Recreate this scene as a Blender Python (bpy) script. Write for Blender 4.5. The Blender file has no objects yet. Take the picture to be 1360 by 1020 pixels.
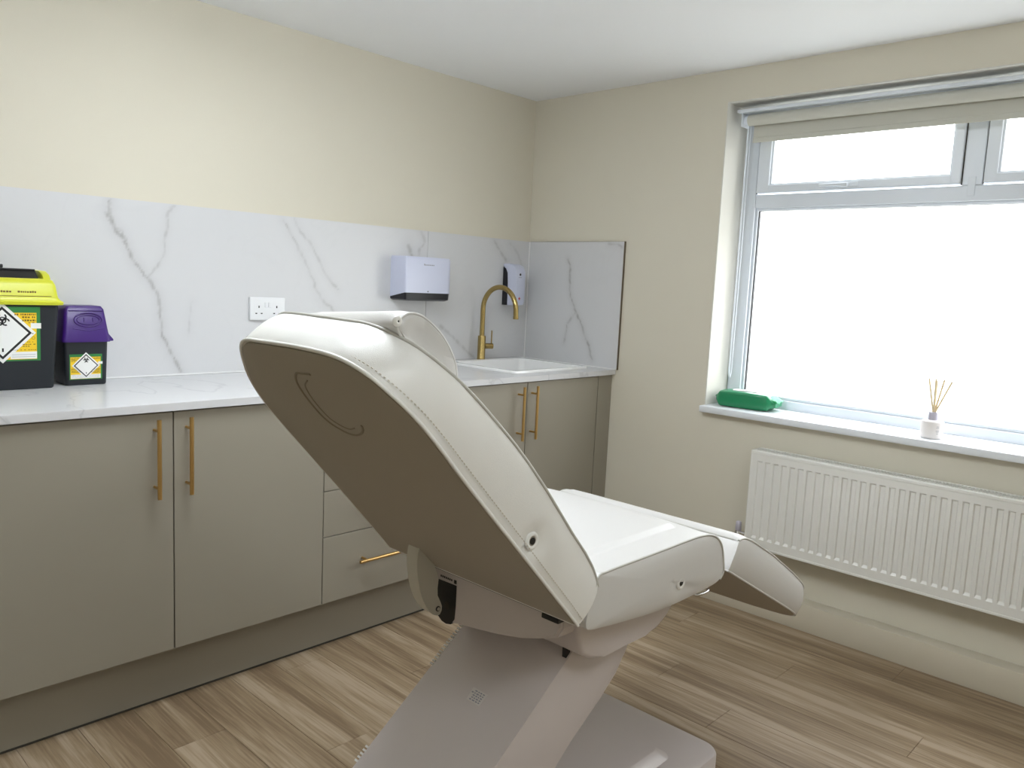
import bpy, bmesh, math, random
import numpy as np
from mathutils import Vector, Matrix, noise
random.seed(7)
S = bpy.context.scene
COL = S.collection

# ------------------------------------------------------------------ camera
cam = bpy.data.cameras.new('camera'); co = bpy.data.objects.new('camera', cam); COL.objects.link(co)
F = Vector((0.72151, 0.68118, -0.12416)); R = Vector((0.69000, -0.72228, 0.04706)); U = Vector((0.05763, 0.11963, 0.99115))
m = Matrix.Identity(4)
for i in range(3):
    m[i][0] = R[i]; m[i][1] = U[i]; m[i][2] = -F[i]
m[0][3], m[1][3], m[2][3] = -3.03289, -2.78689, 1.28882
co.matrix_world = m
cam.sensor_width = 36; cam.lens = 36 * 1056.1 / 1360; cam.clip_start = 0.02
S.camera = co

# ------------------------------------------------------------------ light
w = bpy.data.worlds.new('overcast_sky'); S.world = w; w.use_nodes = True
nt = w.node_tree; bg = nt.nodes['Background']
# overcast sky: brighter towards the zenith, dim paved ground below the horizon
tc = nt.nodes.new('ShaderNodeTexCoord'); sx = nt.nodes.new('ShaderNodeSeparateXYZ'); rp = nt.nodes.new('ShaderNodeValToRGB')
mr = nt.nodes.new('ShaderNodeMapRange'); mr.inputs['From Min'].default_value = -1; mr.inputs['From Max'].default_value = 1
nt.links.new(tc.outputs['Generated'], sx.inputs[0]); nt.links.new(sx.outputs['Z'], mr.inputs['Value']); nt.links.new(mr.outputs[0], rp.inputs['Fac'])
el = rp.color_ramp.elements
el[0].position = 0.0; el[0].color = (0.27, 0.285, 0.29, 1); el[1].position = 1.0; el[1].color = (0.84, 0.90, 1.0, 1)
q = el.new(0.44); q.color = (0.32, 0.34, 0.35, 1); q = el.new(0.53); q.color = (0.43, 0.455, 0.485, 1)
nt.links.new(rp.outputs[0], bg.inputs[0]); bg.inputs[1].default_value = 8.4
WY0, WY1, WZ0, WZ1 = -2.85, -1.066, 0.8156, 2.072          # window opening
pt = bpy.data.lights.new('window_portal', 'AREA'); pt.shape = 'RECTANGLE'; pt.size = WY1 - WY0; pt.size_y = WZ1 - WZ0
pt.cycles.is_portal = True
po = bpy.data.objects.new('window_portal', pt); COL.objects.link(po)
po.matrix_world = Matrix(((0, 0, 1, 0.27), (1, 0, 0, (WY0 + WY1) / 2), (0, 1, 0, (WZ0 + WZ1) / 2), (0, 0, 0, 1)))
S.view_settings.view_transform = 'Standard'; S.view_settings.look = 'None'
S.view_settings.exposure = 0.28; S.view_settings.gamma = 1.0; S.view_settings.use_curve_mapping = False
FILL_LAMP = (16.5, 9.5)  # strengths of the two added fill lamps

# ------------------------------------------------------------------ materials
def lin(c):
    return tuple(((x / 255) / 12.92 if x / 255 <= 0.04045 else ((x / 255 + 0.055) / 1.055) ** 2.4) for x in c)

def mat(name, rgb, rough=0.5, metal=0.0, spec=0.5, bump=0.0, bscale=200, var=0.0, coat=0.0, emit=None):
    M = bpy.data.materials.new(name); M.use_nodes = True
    nt = M.node_tree; b = nt.nodes['Principled BSDF']
    c = lin(rgb)
    b.inputs['Base Color'].default_value = (*c, 1); b.inputs['Roughness'].default_value = rough
    b.inputs['Metallic'].default_value = metal; b.inputs['Specular IOR Level'].default_value = spec
    b.inputs['Coat Weight'].default_value = coat
    if emit:
        b.inputs['Emission Color'].default_value = (0.90, 0.96, 1.0, 1); b.inputs['Emission Strength'].default_value = emit
    n = nt.nodes.new('ShaderNodeTexNoise'); n.inputs['Scale'].default_value = bscale; n.inputs['Detail'].default_value = 4
    g = nt.nodes.new('ShaderNodeNewGeometry'); nt.links.new(g.outputs['Position'], n.inputs['Vector'])
    if bump:
        bp = nt.nodes.new('ShaderNodeBump'); bp.inputs['Strength'].default_value = bump; bp.inputs['Distance'].default_value = 0.001
        nt.links.new(n.outputs['Fac'], bp.inputs['Height']); nt.links.new(bp.outputs['Normal'], b.inputs['Normal'])
    n2 = nt.nodes.new('ShaderNodeTexNoise'); n2.inputs['Scale'].default_value = 3.0; n2.inputs['Detail'].default_value = 3
    nt.links.new(g.outputs['Position'], n2.inputs['Vector'])
    mx = nt.nodes.new('ShaderNodeMix'); mx.data_type = 'RGBA'
    v = max(var, 0.015)
    mx.inputs[6].default_value = (*[min(1, x * (1 + v)) for x in c], 1); mx.inputs[7].default_value = (*[x * (1 - v) for x in c], 1)
    nt.links.new(n2.outputs['Fac'], mx.inputs[0]); nt.links.new(mx.outputs[2], b.inputs['Base Color'])
    return M

WALL = mat('beige_paint', (218, 212, 196), 0.85, bump=0.25, bscale=260)
REVEAL = mat('off_white_paint', (216, 214, 207), 0.8, bump=0.15, bscale=220)
CEIL = mat('white_ceiling_paint', (247, 249, 252), 0.9, bump=0.2, bscale=150)
SKIRT = mat('beige_gloss_paint', (208, 200, 182), 0.4)
CAB = mat('greige_laminate', (150, 144, 131), 0.42, bump=0.03, bscale=400)
CARC = mat('dark_gap', (60, 56, 50), 0.8)
GOLD = mat('brushed_brass', (208, 172, 112), 0.3, metal=1.0)
TAPM = mat('aged_brass', (172, 150, 98), 0.27, metal=1.0)
VINYL = mat('white_vinyl', (238, 237, 234), 0.36, bump=0.35, bscale=900, coat=0.15)
SEATV = mat('white_seat_vinyl', (213, 211, 209), 0.38, bump=0.3, bscale=900, coat=0.1)
UNDER = mat('taupe_vinyl', (166, 158, 144), 0.6, bump=0.35, bscale=900)
PIPE = mat('grey_white_piping', (196, 194, 188), 0.45)
THREAD = mat('cream_thread', (215, 208, 195), 0.7)
PLAST = mat('lilac_white_plastic', (204, 195, 193), 0.3)
BRACK = mat('grey_painted_steel', (196, 192, 180), 0.4)
BLACK = mat('black_plastic', (22, 22, 24), 0.4)
DARKBIN = mat('charcoal_plastic', (26, 31, 37), 0.42)
YELLOW = mat('acid_yellow_plastic', (206, 208, 48), 0.38)
PURPLE = mat('purple_plastic', (60, 26, 110), 0.36)
LABG = mat('label_green', (46, 124, 62), 0.45)
LABY = mat('label_yellow', (242, 203, 40), 0.45)
LABW = mat('label_white', (238, 238, 236), 0.45)
LABK = mat('label_black', (18, 18, 20), 0.5)
LABB = mat('label_brown_print', (110, 84, 20), 0.5)
LABGREY = mat('label_grey_print', (150, 150, 160), 0.5)
UPVC = mat('white_upvc', (224, 230, 238), 0.28)
SILLM = mat('white_sill', (232, 236, 241), 0.32)
RAD = mat('white_radiator_enamel', (232, 231, 226), 0.3)
BLIND = mat('grey_blind_fabric', (205, 204, 194), 0.9, bump=0.5, bscale=1500)
CHROME = mat('chrome', (220, 220, 222), 0.15, metal=1.0)
GREY = mat('grey_metal', (200, 197, 212), 0.3, metal=0.3)
EDGE = mat('brown_sealant', (104, 92, 74), 0.7)
STICK = mat('pale_sticker', (214, 208, 204), 0.5)
DISP = mat('cool_white_plastic', (204, 208, 228), 0.3)
NAVY = mat('dark_navy_plastic', (13, 14, 24), 0.3)
SOCK = mat('white_socket_plastic', (232, 233, 235), 0.3)
CERAM = mat('white_ceramic', (240, 240, 240), 0.12, coat=0.5)
GREEN = mat('green_foil', (24, 128, 84), 0.3, coat=0.3)
LGREEN = mat('pale_green_foil', (150, 226, 190), 0.35)
BOTTLE = mat('white_matt_glass', (240, 234, 232), 0.4)
REED = mat('pale_reed', (226, 208, 170), 0.7)
SILICONE = mat('white_silicone', (236, 236, 236), 0.4)
RED = mat('red_print', (200, 60, 60), 0.5)

def glass_mat():
    M = bpy.data.materials.new('window_glass'); M.use_nodes = True; nt = M.node_tree; nt.nodes.clear()
    o = nt.nodes.new('ShaderNodeOutputMaterial'); mx = nt.nodes.new('ShaderNodeMixShader'); t = nt.nodes.new('ShaderNodeBsdfTransparent')
    g = nt.nodes.new('ShaderNodeBsdfGlossy'); g.inputs['Roughness'].default_value = 0.25
    t.inputs[0].default_value = (1.0, 0.985, 0.95, 1)
    mx.inputs[0].default_value = 0.05
    nt.links.new(t.outputs[0], mx.inputs[1]); nt.links.new(g.outputs[0], mx.inputs[2]); nt.links.new(mx.outputs[0], o.inputs[0])
    return M
GLASS = glass_mat()

def marble_mat(name, vc):
    M = bpy.data.materials.new(name); M.use_nodes = True; nt = M.node_tree; b = nt.nodes['Principled BSDF']
    b.inputs['Roughness'].default_value = 0.28
    g = nt.nodes.new('ShaderNodeNewGeometry')
    n = nt.nodes.new('ShaderNodeTexNoise'); n.inputs['Scale'].default_value = 2.2; n.inputs['Detail'].default_value = 7; n.inputs['Distortion'].default_value = 1.2
    nt.links.new(g.outputs['Position'], n.inputs['Vector'])
    r = nt.nodes.new('ShaderNodeValToRGB')
    e = r.color_ramp.elements
    base = lin((211, 211, 213)); vein = lin((193, 193, 196))
    e[0].position = 0.0; e[0].color = (*base, 1); e[1].position = 1.0; e[1].color = (*base, 1)
    for p, c in ((0.485, base), (0.5, vein if not vc else tuple(a * .985 for a in base)), (0.515, base)):
        x = e.new(p); x.color = (*c, 1)
    nt.links.new(n.outputs['Fac'], r.inputs['Fac'])
    if vc:
        a = nt.nodes.new('ShaderNodeVertexColor'); a.layer_name = 'vein'
        mx = nt.nodes.new('ShaderNodeMix'); mx.data_type = 'RGBA'
        nt.links.new(a.outputs['Color'], mx.inputs[0]); nt.links.new(r.outputs[0], mx.inputs[6]); mx.inputs[7].default_value = (*lin((150, 148, 148)), 1)
        nt.links.new(mx.outputs[2], b.inputs['Base Color'])
    else:
        nt.links.new(r.outputs[0], b.inputs['Base Color'])
    return M
MARB = marble_mat('marble_splashback', True); MARBT = marble_mat('marble_worktop', False)

def wood_mat():
    M = bpy.data.materials.new('oak_vinyl_plank'); M.use_nodes = True; nt = M.node_tree; b = nt.nodes['Principled BSDF']
    N = nt.nodes.new; L = nt.links.new
    g = N('ShaderNodeNewGeometry'); oi = N('ShaderNodeObjectInfo')
    mp = N('ShaderNodeMapping'); mp.inputs['Scale'].default_value = (16, 0.9, 1)
    ad = N('ShaderNodeVectorMath'); ad.operation = 'ADD'
    cb = N('ShaderNodeCombineXYZ'); mul = N('ShaderNodeMath'); mul.operation = 'MULTIPLY'; mul.inputs[1].default_value = 1.2
    L(oi.outputs['Random'], mul.inputs[0]); L(mul.outputs[0], cb.inputs[2])
    L(g.outputs['Position'], mp.inputs['Vector']); L(mp.outputs[0], ad.inputs[0]); L(cb.outputs[0], ad.inputs[1])
    n1 = N('ShaderNodeTexNoise'); n1.inputs['Scale'].default_value = 1.0; n1.inputs['Detail'].default_value = 9; n1.inputs['Roughness'].default_value = 0.62; n1.inputs['Distortion'].default_value = 0.7
    L(ad.outputs[0], n1.inputs['Vector'])
    mp2 = N('ShaderNodeMapping'); mp2.inputs['Scale'].default_value = (150, 5, 1); L(g.outputs['Position'], mp2.inputs['Vector'])
    n2 = N('ShaderNodeTexNoise'); n2.inputs['Scale'].default_value = 1.0; n2.inputs['Detail'].default_value = 5; L(mp2.outputs[0], n2.inputs['Vector'])
    mp3 = N('ShaderNodeMapping'); mp3.inputs['Scale'].default_value = (7, 0.6, 1); L(g.outputs['Position'], mp3.inputs['Vector'])
    n3 = N('ShaderNodeTexNoise'); n3.inputs['Scale'].default_value = 1.0; n3.inputs['Detail'].default_value = 3; L(mp3.outputs[0], n3.inputs['Vector'])
    a1 = N('ShaderNodeMath'); a1.operation = 'MULTIPLY_ADD'; a1.inputs[1].default_value = 0.42; L(n2.outputs['Fac'], a1.inputs[0]); L(n1.outputs['Fac'], a1.inputs[2])
    a2 = N('ShaderNodeMath'); a2.operation = 'MULTIPLY_ADD'; a2.inputs[1].default_value = 0.45; L(n3.outputs['Fac'], a2.inputs[0]); L(a1.outputs[0], a2.inputs[2])
    a3 = N('ShaderNodeMath'); a3.operation = 'MULTIPLY_ADD'; a3.inputs[1].default_value = 0.03; L(oi.outputs['Random'], a3.inputs[0]); L(a2.outputs[0], a3.inputs[2])
    r = N('ShaderNodeValToRGB'); e = r.color_ramp.elements
    e[0].position = 0.72; e[0].color = (*lin((122, 102, 79)), 1); e[1].position = 1.18 if False else 1.0; e[1].color = (*lin((172, 153, 130)), 1)
    x = e.new(0.86); x.color = (*lin((147, 127, 101)), 1); x = e.new(0.93); x.color = (*lin((160, 141, 117)), 1)
    s = N('ShaderNodeMath'); s.operation = 'MULTIPLY_ADD'; s.inputs[1].default_value = 1.0; s.inputs[2].default_value = -0.09; L(a3.outputs[0], s.inputs[0])
    L(s.outputs[0], r.inputs['Fac']); L(r.outputs[0], b.inputs['Base Color'])
    b.inputs['Roughness'].default_value = 0.5; b.inputs['Specular IOR Level'].default_value = 0.4
    bp = N('ShaderNodeBump'); bp.inputs['Strength'].default_value = 0.25; bp.inputs['Distance'].default_value = 0.001
    L(n2.outputs['Fac'], bp.inputs['Height']); L(bp.outputs['Normal'], b.inputs['Normal'])
    return M
WOOD = wood_mat()

# ------------------------------------------------------------------ helpers
def tag(o, label=None, cat=None, group=None, kind=None):
    if label: o['label'] = label
    if cat: o['category'] = cat
    if group: o['group'] = group
    if kind: o['kind'] = kind
    return o

def empty(name, loc, label=None, cat=None, group=None, kind=None):
    o = bpy.data.objects.new(name, None); COL.objects.link(o); o.location = loc; o.empty_display_size = 0.05
    return tag(o, label, cat, group, kind)

def wloc(o):
    v = Vector(o.location)
    while o.parent: o = o.parent; v = v + Vector(o.location)
    return v

def finish(bm, name, material, parent=None, smooth=None, loc=None):
    """link bm (vertices in WORLD coordinates) as one mesh object; its origin goes to loc"""
    if loc is None:
        if parent is None:
            vs = [v.co for v in bm.verts]
            loc = (sum(v.x for v in vs) / len(vs), sum(v.y for v in vs) / len(vs), min(v.z for v in vs))
        else:
            vs = [v.co for v in bm.verts]
            loc = (sum(v.x for v in vs) / len(vs), sum(v.y for v in vs) / len(vs), sum(v.z for v in vs) / len(vs))
    loc = Vector(loc)
    bmesh.ops.translate(bm, vec=-loc, verts=bm.verts)
    bmesh.ops.recalc_face_normals(bm, faces=bm.faces)
    if smooth:
        for f in bm.faces: f.smooth = True
        for e in bm.edges:
            if len(e.link_faces) == 2 and e.calc_face_angle(0) > math.radians(smooth): e.smooth = False
    me = bpy.data.meshes.new(name); bm.to_mesh(me); bm.free()
    o = bpy.data.objects.new(name, me); COL.objects.link(o)
    mats = material if isinstance(material, (list, tuple)) else [material]
    for x in mats: me.materials.append(x)
    o.location = loc
    if parent is not None:
        o.parent = parent; o.location = loc - wloc(parent)
    return o

def box(bm, a, b, bev=0.0, seg=2, mi=0):
    a = [min(p, q) for p, q in zip(a, b)] if True else a
    return _box(bm, a, b, bev, seg, mi)

def _box(bm, a, b, bev, seg, mi):
    vs = [bm.verts.new((x, y, z)) for x in (a[0], b[0]) for y in (a[1], b[1]) for z in (a[2], b[2])]
    fs = [(0, 1, 3, 2), (4, 6, 7, 5), (0, 4, 5, 1), (2, 3, 7, 6), (0, 2, 6, 4), (1, 5, 7, 3)]
    ff = [bm.faces.new([vs[i] for i in f]) for f in fs]
    for f in ff: f.material_index = mi
    if bev:
        es = set(e for f in ff for e in f.edges)
        bmesh.ops.bevel(bm, geom=list(es), offset=bev, segments=seg, affect='EDGES', profile=0.5)
    return vs

def bx(a, b, bev=0.0, seg=2):
    lo = [min(p, q) for p, q in zip(a, b)]; hi = [max(p, q) for p, q in zip(a, b)]
    bm = bmesh.new(); _box(bm, lo, hi, bev, seg, 0); return bm

def addbox(bm, a, b, bev=0.0, seg=2, mi=0):
    lo = [min(p, q) for p, q in zip(a, b)]; hi = [max(p, q) for p, q in zip(a, b)]
    _box(bm, lo, hi, bev, seg, mi)

def prism(bm, pts, axis, a, b, bev=0.0, seg=2):
    """polygon pts in the two axes other than axis, extruded a..b"""
    def P(u, v, t): return {'x': (t, u, v), 'y': (u, t, v), 'z': (u, v, t)}[axis]
    A = [bm.verts.new(P(u, v, a)) for u, v in pts]; B = [bm.verts.new(P(u, v, b)) for u, v in pts]
    n = len(pts); ff = [bm.faces.new(A), bm.faces.new(B[::-1])]
    for i in range(n): ff.append(bm.faces.new((A[i], B[i], B[(i + 1) % n], A[(i + 1) % n])))
    if bev:
        es = list(ff[0].edges) + list(ff[1].edges)
        bmesh.ops.bevel(bm, geom=es, offset=bev, segments=seg, affect='EDGES', profile=0.5)

def tube(bm, pts, r, seg=10, closed=False, caps=True):
    pts = [Vector(p) for p in pts]; n = len(pts)
    rr = r if isinstance(r, (list, tuple)) else [r] * n
    rings = []; prev = None
    for i, p in enumerate(pts):
        if closed: t = pts[(i + 1) % n] - pts[i - 1]
        else: t = pts[min(i + 1, n - 1)] - pts[max(i - 1, 0)]
        t.normalize()
        if prev is None:
            a = Vector((0, 0, 1)) if abs(t.z) < 0.9 else Vector((1, 0, 0))
            u = t.cross(a).normalized()
        else:
            u = (prev - t * prev.dot(t))
            u = u.normalized() if u.length > 1e-6 else t.orthogonal().normalized()
        prev = u; v = t.cross(u)
        rings.append([bm.verts.new(p + (u * math.cos(2 * math.pi * k / seg) + v * math.sin(2 * math.pi * k / seg)) * rr[i]) for k in range(seg)])
    m_ = n if closed else n - 1
    for i in range(m_):
        A, B = rings[i], rings[(i + 1) % n]
        off = 0
        if closed and i == n - 1:
            off = min(range(seg), key=lambda o: (A[0].co - B[o].co).length)
        for k in range(seg):
            bm.faces.new((A[k], A[(k + 1) % seg], B[(k + 1 + off) % seg], B[(k + off) % seg]))
    if caps and not closed:
        bm.faces.new(rings[0][::-1]); bm.faces.new(rings[-1])

def lathe(bm, prof, c, seg=32):
    rings = []
    for r, z in prof:
        rings.append([bm.verts.new((c[0] + r * math.cos(2 * math.pi * k / seg), c[1] + r * math.sin(2 * math.pi * k / seg), c[2] + z)) for k in range(seg)])
    for A, B in zip(rings, rings[1:]):
        for k in range(seg): bm.faces.new((A[k], A[(k + 1) % seg], B[(k + 1) % seg], B[k]))
    bm.faces.new(rings[0][::-1]); bm.faces.new(rings[-1])

def catmull(P, closed, k=8):
    out = []; n = len(P); rng = n if closed else n - 1
    for i in range(rng):
        g = lambda j: np.array(P[j % n] if closed else P[max(0, min(n - 1, j))], float)
        p0, p1, p2, p3 = g(i - 1), g(i), g(i + 1), g(i + 2)
        for t in np.arange(k) / k:
            out.append(0.5 * ((2 * p1) + (-p0 + p2) * t + (2 * p0 - 5 * p1 + 4 * p2 - p3) * t * t + (-p0 + 3 * p1 - 3 * p2 + p3) * t ** 3))
    if not closed: out.append(np.array(P[-1], float))
    return out

def resample(P, n, closed=False):
    P = [np.array(p, float) for p in P]
    if closed: P = P + [P[0]]
    d = [0]
    for a, b in zip(P, P[1:]): d.append(d[-1] + np.linalg.norm(b - a))
    ts = np.linspace(0, d[-1], n + 1)[:-1] if closed else np.linspace(0, d[-1], n)
    A = np.array(P); return [np.array([np.interp(t, d, A[:, k]) for k in range(A.shape[1])]) for t in ts]

# ------------------------------------------------------------------ setting
YD, YP, WT, ZWT, ZD = -0.5724, -0.5065, 0.9145, 0.8905, 0.1814
H = 2.2005
XB, YB = -4.3, -3.9
floor = tag(finish(bx((XB, YB, -0.06), (0.0, 0, -0.006)), 'floor', CARC), kind='structure')
def plank_mesh(x0, x1, y0, y1):
    bm = bmesh.new(); g = 0.0004; c = 0.0012
    A = [bm.verts.new(p) for p in ((x0 + g, y0 + g, -0.006), (x1 - g, y0 + g, -0.006), (x1 - g, y1 - g, -0.006), (x0 + g, y1 - g, -0.006))]
    M_ = [bm.verts.new((v.co.x, v.co.y, -0.0008)) for v in A]
    T = [bm.verts.new(p) for p in ((x0 + c, y0 + c, 0), (x1 - c, y0 + c, 0), (x1 - c, y1 - c, 0), (x0 + c, y1 - c, 0))]
    for P, Q in ((A, M_), (M_, T)):
        for i in range(4): bm.faces.new((P[i], P[(i + 1) % 4], Q[(i + 1) % 4], Q[i]))
    bm.faces.new(T)
    return bm
pw = 0.15; rows = []
k = 0; x = -0.972 + 7 * pw
while x > XB:
    x0 = max(x - pw, XB); x1 = min(x, 0.0)
    if x1 - x0 > 0.02:
        y = -1.705 if abs(x1 + 0.822) < 0.01 else -0.3 - ((k * 0.47) % 1.22)
        while y < 0: y += 1.22
        while y > YB:
            y0 = max(y - 1.22, YB); y1 = min(y, 0.0)
            if y1 - y0 > 0.03 and not (x1 < -3.9 and False):
                finish(plank_mesh(x0, x1, y0, y1), 'plank', WOOD, floor)
            y -= 1.22
    x -= pw; k += 1
tag(finish(bx((XB - 0.15, YB - 0.15, H), (0.28, 0.15, H + 0.12)), 'ceiling', CEIL), kind='structure')
tag(finish(bx((XB - 0.15, 0, -0.06), (0.28, 0.15, H)), 'wall_left', WALL), kind='structure')
bm = bmesh.new()
addbox(bm, (0, WY1, -0.06), (0.28, 0, H)); addbox(bm, (0, YB, -0.06), (0.28, WY0, H))
addbox(bm, (0, WY0, -0.06), (0.28, WY1, 0.788)); addbox(bm, (0, WY0, WZ1), (0.28, WY1, H))
tag(finish(bm, 'wall_right', WALL), kind='structure')
tag(finish(bx((XB - 0.15, YB, -0.06), (XB, 0, H)), 'wall_rear', WALL), kind='structure')
tag(finish(bx((XB - 0.15, YB - 0.15, -0.06), (0.28, YB, H)), 'wall_front', WALL), kind='structure')
# unseen ceiling lamps added as fill, placed from how the light falls
for i, (lx, ly) in enumerate(((-2.0, -1.2), (-2.3, -3.3))):
    cl = empty('ceiling_fill_light', (lx, ly, H - 0.02), ('square opal fill light added above the treatment chair headrest, out of the frame', 'square opal fill light added towards the front wall, behind the viewer')[i], 'fill lamp', 'added fill lights')
    bm = bmesh.new(); addbox(bm, (lx - .31, ly - .31, H - .018), (lx + .31, ly + .31, H - .0005), .003); finish(bm, 'frame', UPVC, cl)
    bm = bmesh.new(); addbox(bm, (lx - .28, ly - .28, H - .085), (lx + .28, ly + .28, H - .0182), .02, 3); finish(bm, 'diffuser', mat('fill_lamp_diffuser', (250, 250, 248), 0.5, emit=FILL_LAMP[i]), cl)
# reveal lining
bm = bmesh.new(); e = 0.004
addbox(bm, (0.0005, WY1 - e, 0.8156), (0.176, WY1 - 0.0002, WZ1 - 0.0002)); addbox(bm, (0.0005, WY0 + 0.0002, 0.8156), (0.176, WY0 + e, WZ1 - 0.0002))
addbox(bm, (0.0005, WY0 + e, WZ1 - e), (0.176, WY1 - e, WZ1 - 0.0002))
tag(finish(bm, 'trim_1', REVEAL), kind='structure')
# boxed skirting under the window
b_ = bx((-0.0688, YB, 0.0), (-0.0005, -0.6, 0.108), 0.0025)
tag(finish(b_, 'baseboard_right', SKIRT, smooth=30), kind='structure')

# ------------------------------------------------------------------ window
FX = 0.177                                        # face of the frame
win = empty('window_1', (FX, (WY0 + WY1) / 2, 0.8156), kind='structure')
def frame_ring(bm, y0, y1, z0, z1, wy0, wy1, wz0, wz1, xa, xb, bev=0.003):
    addbox(bm, (xa, y0, z0), (xb, y0 + wy0, z1), bev); addbox(bm, (xa, y1 - wy1, z0), (xb, y1, z1), bev)
    addbox(bm, (xa, y0 + wy0 - bev, z0), (xb, y1 - wy1 + bev, z0 + wz0), bev); addbox(bm, (xa, y0 + wy0 - bev, z1 - wz1), (xb, y1 - wy1 + bev, z1), bev)
ym = (-1.921 - 1.992) / 2
bm = bmesh.new()
frame_ring(bm, WY0 + 0.004, WY1 - 0.004, 0.8156, WZ1 - 0.004, 0.062, 0.062, 0.040, 0.06, FX, FX + 0.07)
finish(bm, 'window_frame', UPVC, win)
finish(bx((FX + 0.001, WY0 + 0.066, 1.660), (FX + 0.069, WY1 - 0.066, 1.716), 0.004), 'transom', UPVC, win)
finish(bx((FX + 0.001, -1.990, 1.715), (FX + 0.069, -1.923, 2.01), 0.004), 'mullion', UPVC, win)
bm = bmesh.new(); addbox(bm, (FX - 0.002, ym - 0.012, 1.678), (FX + 0.001, ym + 0.012, 1.745), 0.001)
finish(bm, 'mullion_clip', UPVC, win)
# glazing bead + gasket of the fixed light
bm = bmesh.new(); frame_ring(bm, WY0 + 0.066, WY1 - 0.066, 0.8556, 1.660, 0.011, 0.011, 0.0135, 0.011, FX + 0.012, FX + 0.03, 0.003)
finish(bm, 'glazing_bead', UPVC, win)
bm = bmesh.new(); frame_ring(bm, WY0 + 0.0765, WY1 - 0.0765, 0.868, 1.650, 0.004, 0.004, 0.002, 0.002, FX + 0.020, FX + 0.032, 0.0005)
finish(bm, 'gasket', BLACK, win)
finish(bx((FX + 0.027, WY0 + 0.07, 0.86), (FX + 0.031, WY1 - 0.07, 1.655)), 'pane', GLASS, win)
for (y0, y1) in ((-1.921, -1.137), (-2.778, -1.994)):
    bm = bmesh.new(); frame_ring(bm, y0, y1, 1.721, 2.02, 0.034, 0.055 if y1 > -1.5 else 0.042, 0.032, 0.032, FX - 0.012, FX + 0.03, 0.004)
    sash = finish(bm, 'sash', UPVC, win)
    bm = bmesh.new(); frame_ring(bm, y0 + 0.030, y1 - (0.051 if y1 > -1.5 else 0.038), 1.749, 1.992, 0.010, 0.012, 0.010, 0.010, FX - 0.004, FX + 0.02, 0.003)
    finish(bm, 'glazing_bead', UPVC, sash)
    finish(bx((FX + 0.012, y0 + 0.03, 1.75), (FX + 0.016, y1 - 0.04, 1.99)), 'pane', GLASS, sash)
    bm = bmesh.new(); addbox(bm, (FX - 0.0015, y0 - 0.003, 1.717), (FX + 0.004, y0 - 0.0004, 2.0)); addbox(bm, (FX - 0.0015, y1 + 0.0004, 1.717), (FX + 0.004, y1 + 0.003, 2.0))
    finish(bm, 'gasket', CARC, sash)
    # lever handle
    hc = (y0 + y1) / 2 + 0.02
    bm = bmesh.new()
    addbox(bm, (FX - 0.020, hc - 0.055, 1.727), (FX - 0.0125, hc + 0.035, 1.745), 0.003)
    addbox(bm, (FX - 0.040, hc - 0.020, 1.729), (FX - 0.019, hc + 0.012, 1.743), 0.004)
    tube(bm, [(FX - 0.033, hc - 0.01, 1.735), (FX - 0.038, hc + 0.03, 1.737), (FX - 0.036, hc + 0.09, 1.738)], [0.007, 0.006, 0.005], 10)
    hd = finish(bm, 'window_handle', UPVC, sash, smooth=40)
# sill
tag(finish(bx((-0.039, WY0 - 0.004, 0.7885), (FX + 0.002, -1.0625, 0.8156), 0.004), 'window_sill', SILLM, win, smooth=30))

# ------------------------------------------------------------------ roller blind
rb = empty('roller_blind', (0.075, (WY0 + WY1) / 2, 2.0), 'grey fabric roller blind rolled up at the top of the window', 'blind')
ba, bb_ = WY0 + 0.03, -1.128
finish(bx((0.030, WY0 + 0.02, 2.031), (0.11, -1.095, 2.043), 0.002), 'head_rail', UPVC, rb)
bm = bmesh.new()
pts = [(0.078, ba, 2.0055), (0.078, bb_, 2.0055)]; tube(bm, pts, 0.0225, 28)
finish(bm, 'fabric_roll', BLIND, rb, smooth=40)
bm = bmesh.new()
prism(bm, [(0.0955, 1.9195), (0.0965, 1.918), (0.0995, 1.918), (0.1005, 1.9195), (0.1005, 2.006), (0.0985, 2.006), (0.0985, 1.94), (0.0955, 1.936)], 'y', ba, bb_ - 0.012)
finish(bm, 'fabric_drop', BLIND, rb)
for y in (-1.110, WY0 + 0.012):
    bm = bmesh.new(); addbox(bm, (0.045, y - 0.002, 1.978), (0.108, y + 0.002, 2.043), 0.0015); addbox(bm, (0.045, y - 0.010, 2.036), (0.10, y + 0.010, 2.044), 0.001)
    tube(bm, [(0.078, y - 0.016, 2.0055), (0.078, y + 0.006, 2.0055)], 0.019, 20)
    finish(bm, 'bracket', UPVC, rb, smooth=40)
bm = bmesh.new()
for dx in (0.0,): tube(bm, [(0.125, -1.099, 2.02), (0.128, -1.099, 1.5), (0.13, -1.098, 0.95), (0.14, -1.098, 0.93), (0.15, -1.098, 0.95), (0.15, -1.099, 1.5), (0.145, -1.099, 2.02)], 0.0035, 8)
finish(bm, 'pull_cord', UPVC, rb, smooth=60)

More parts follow.
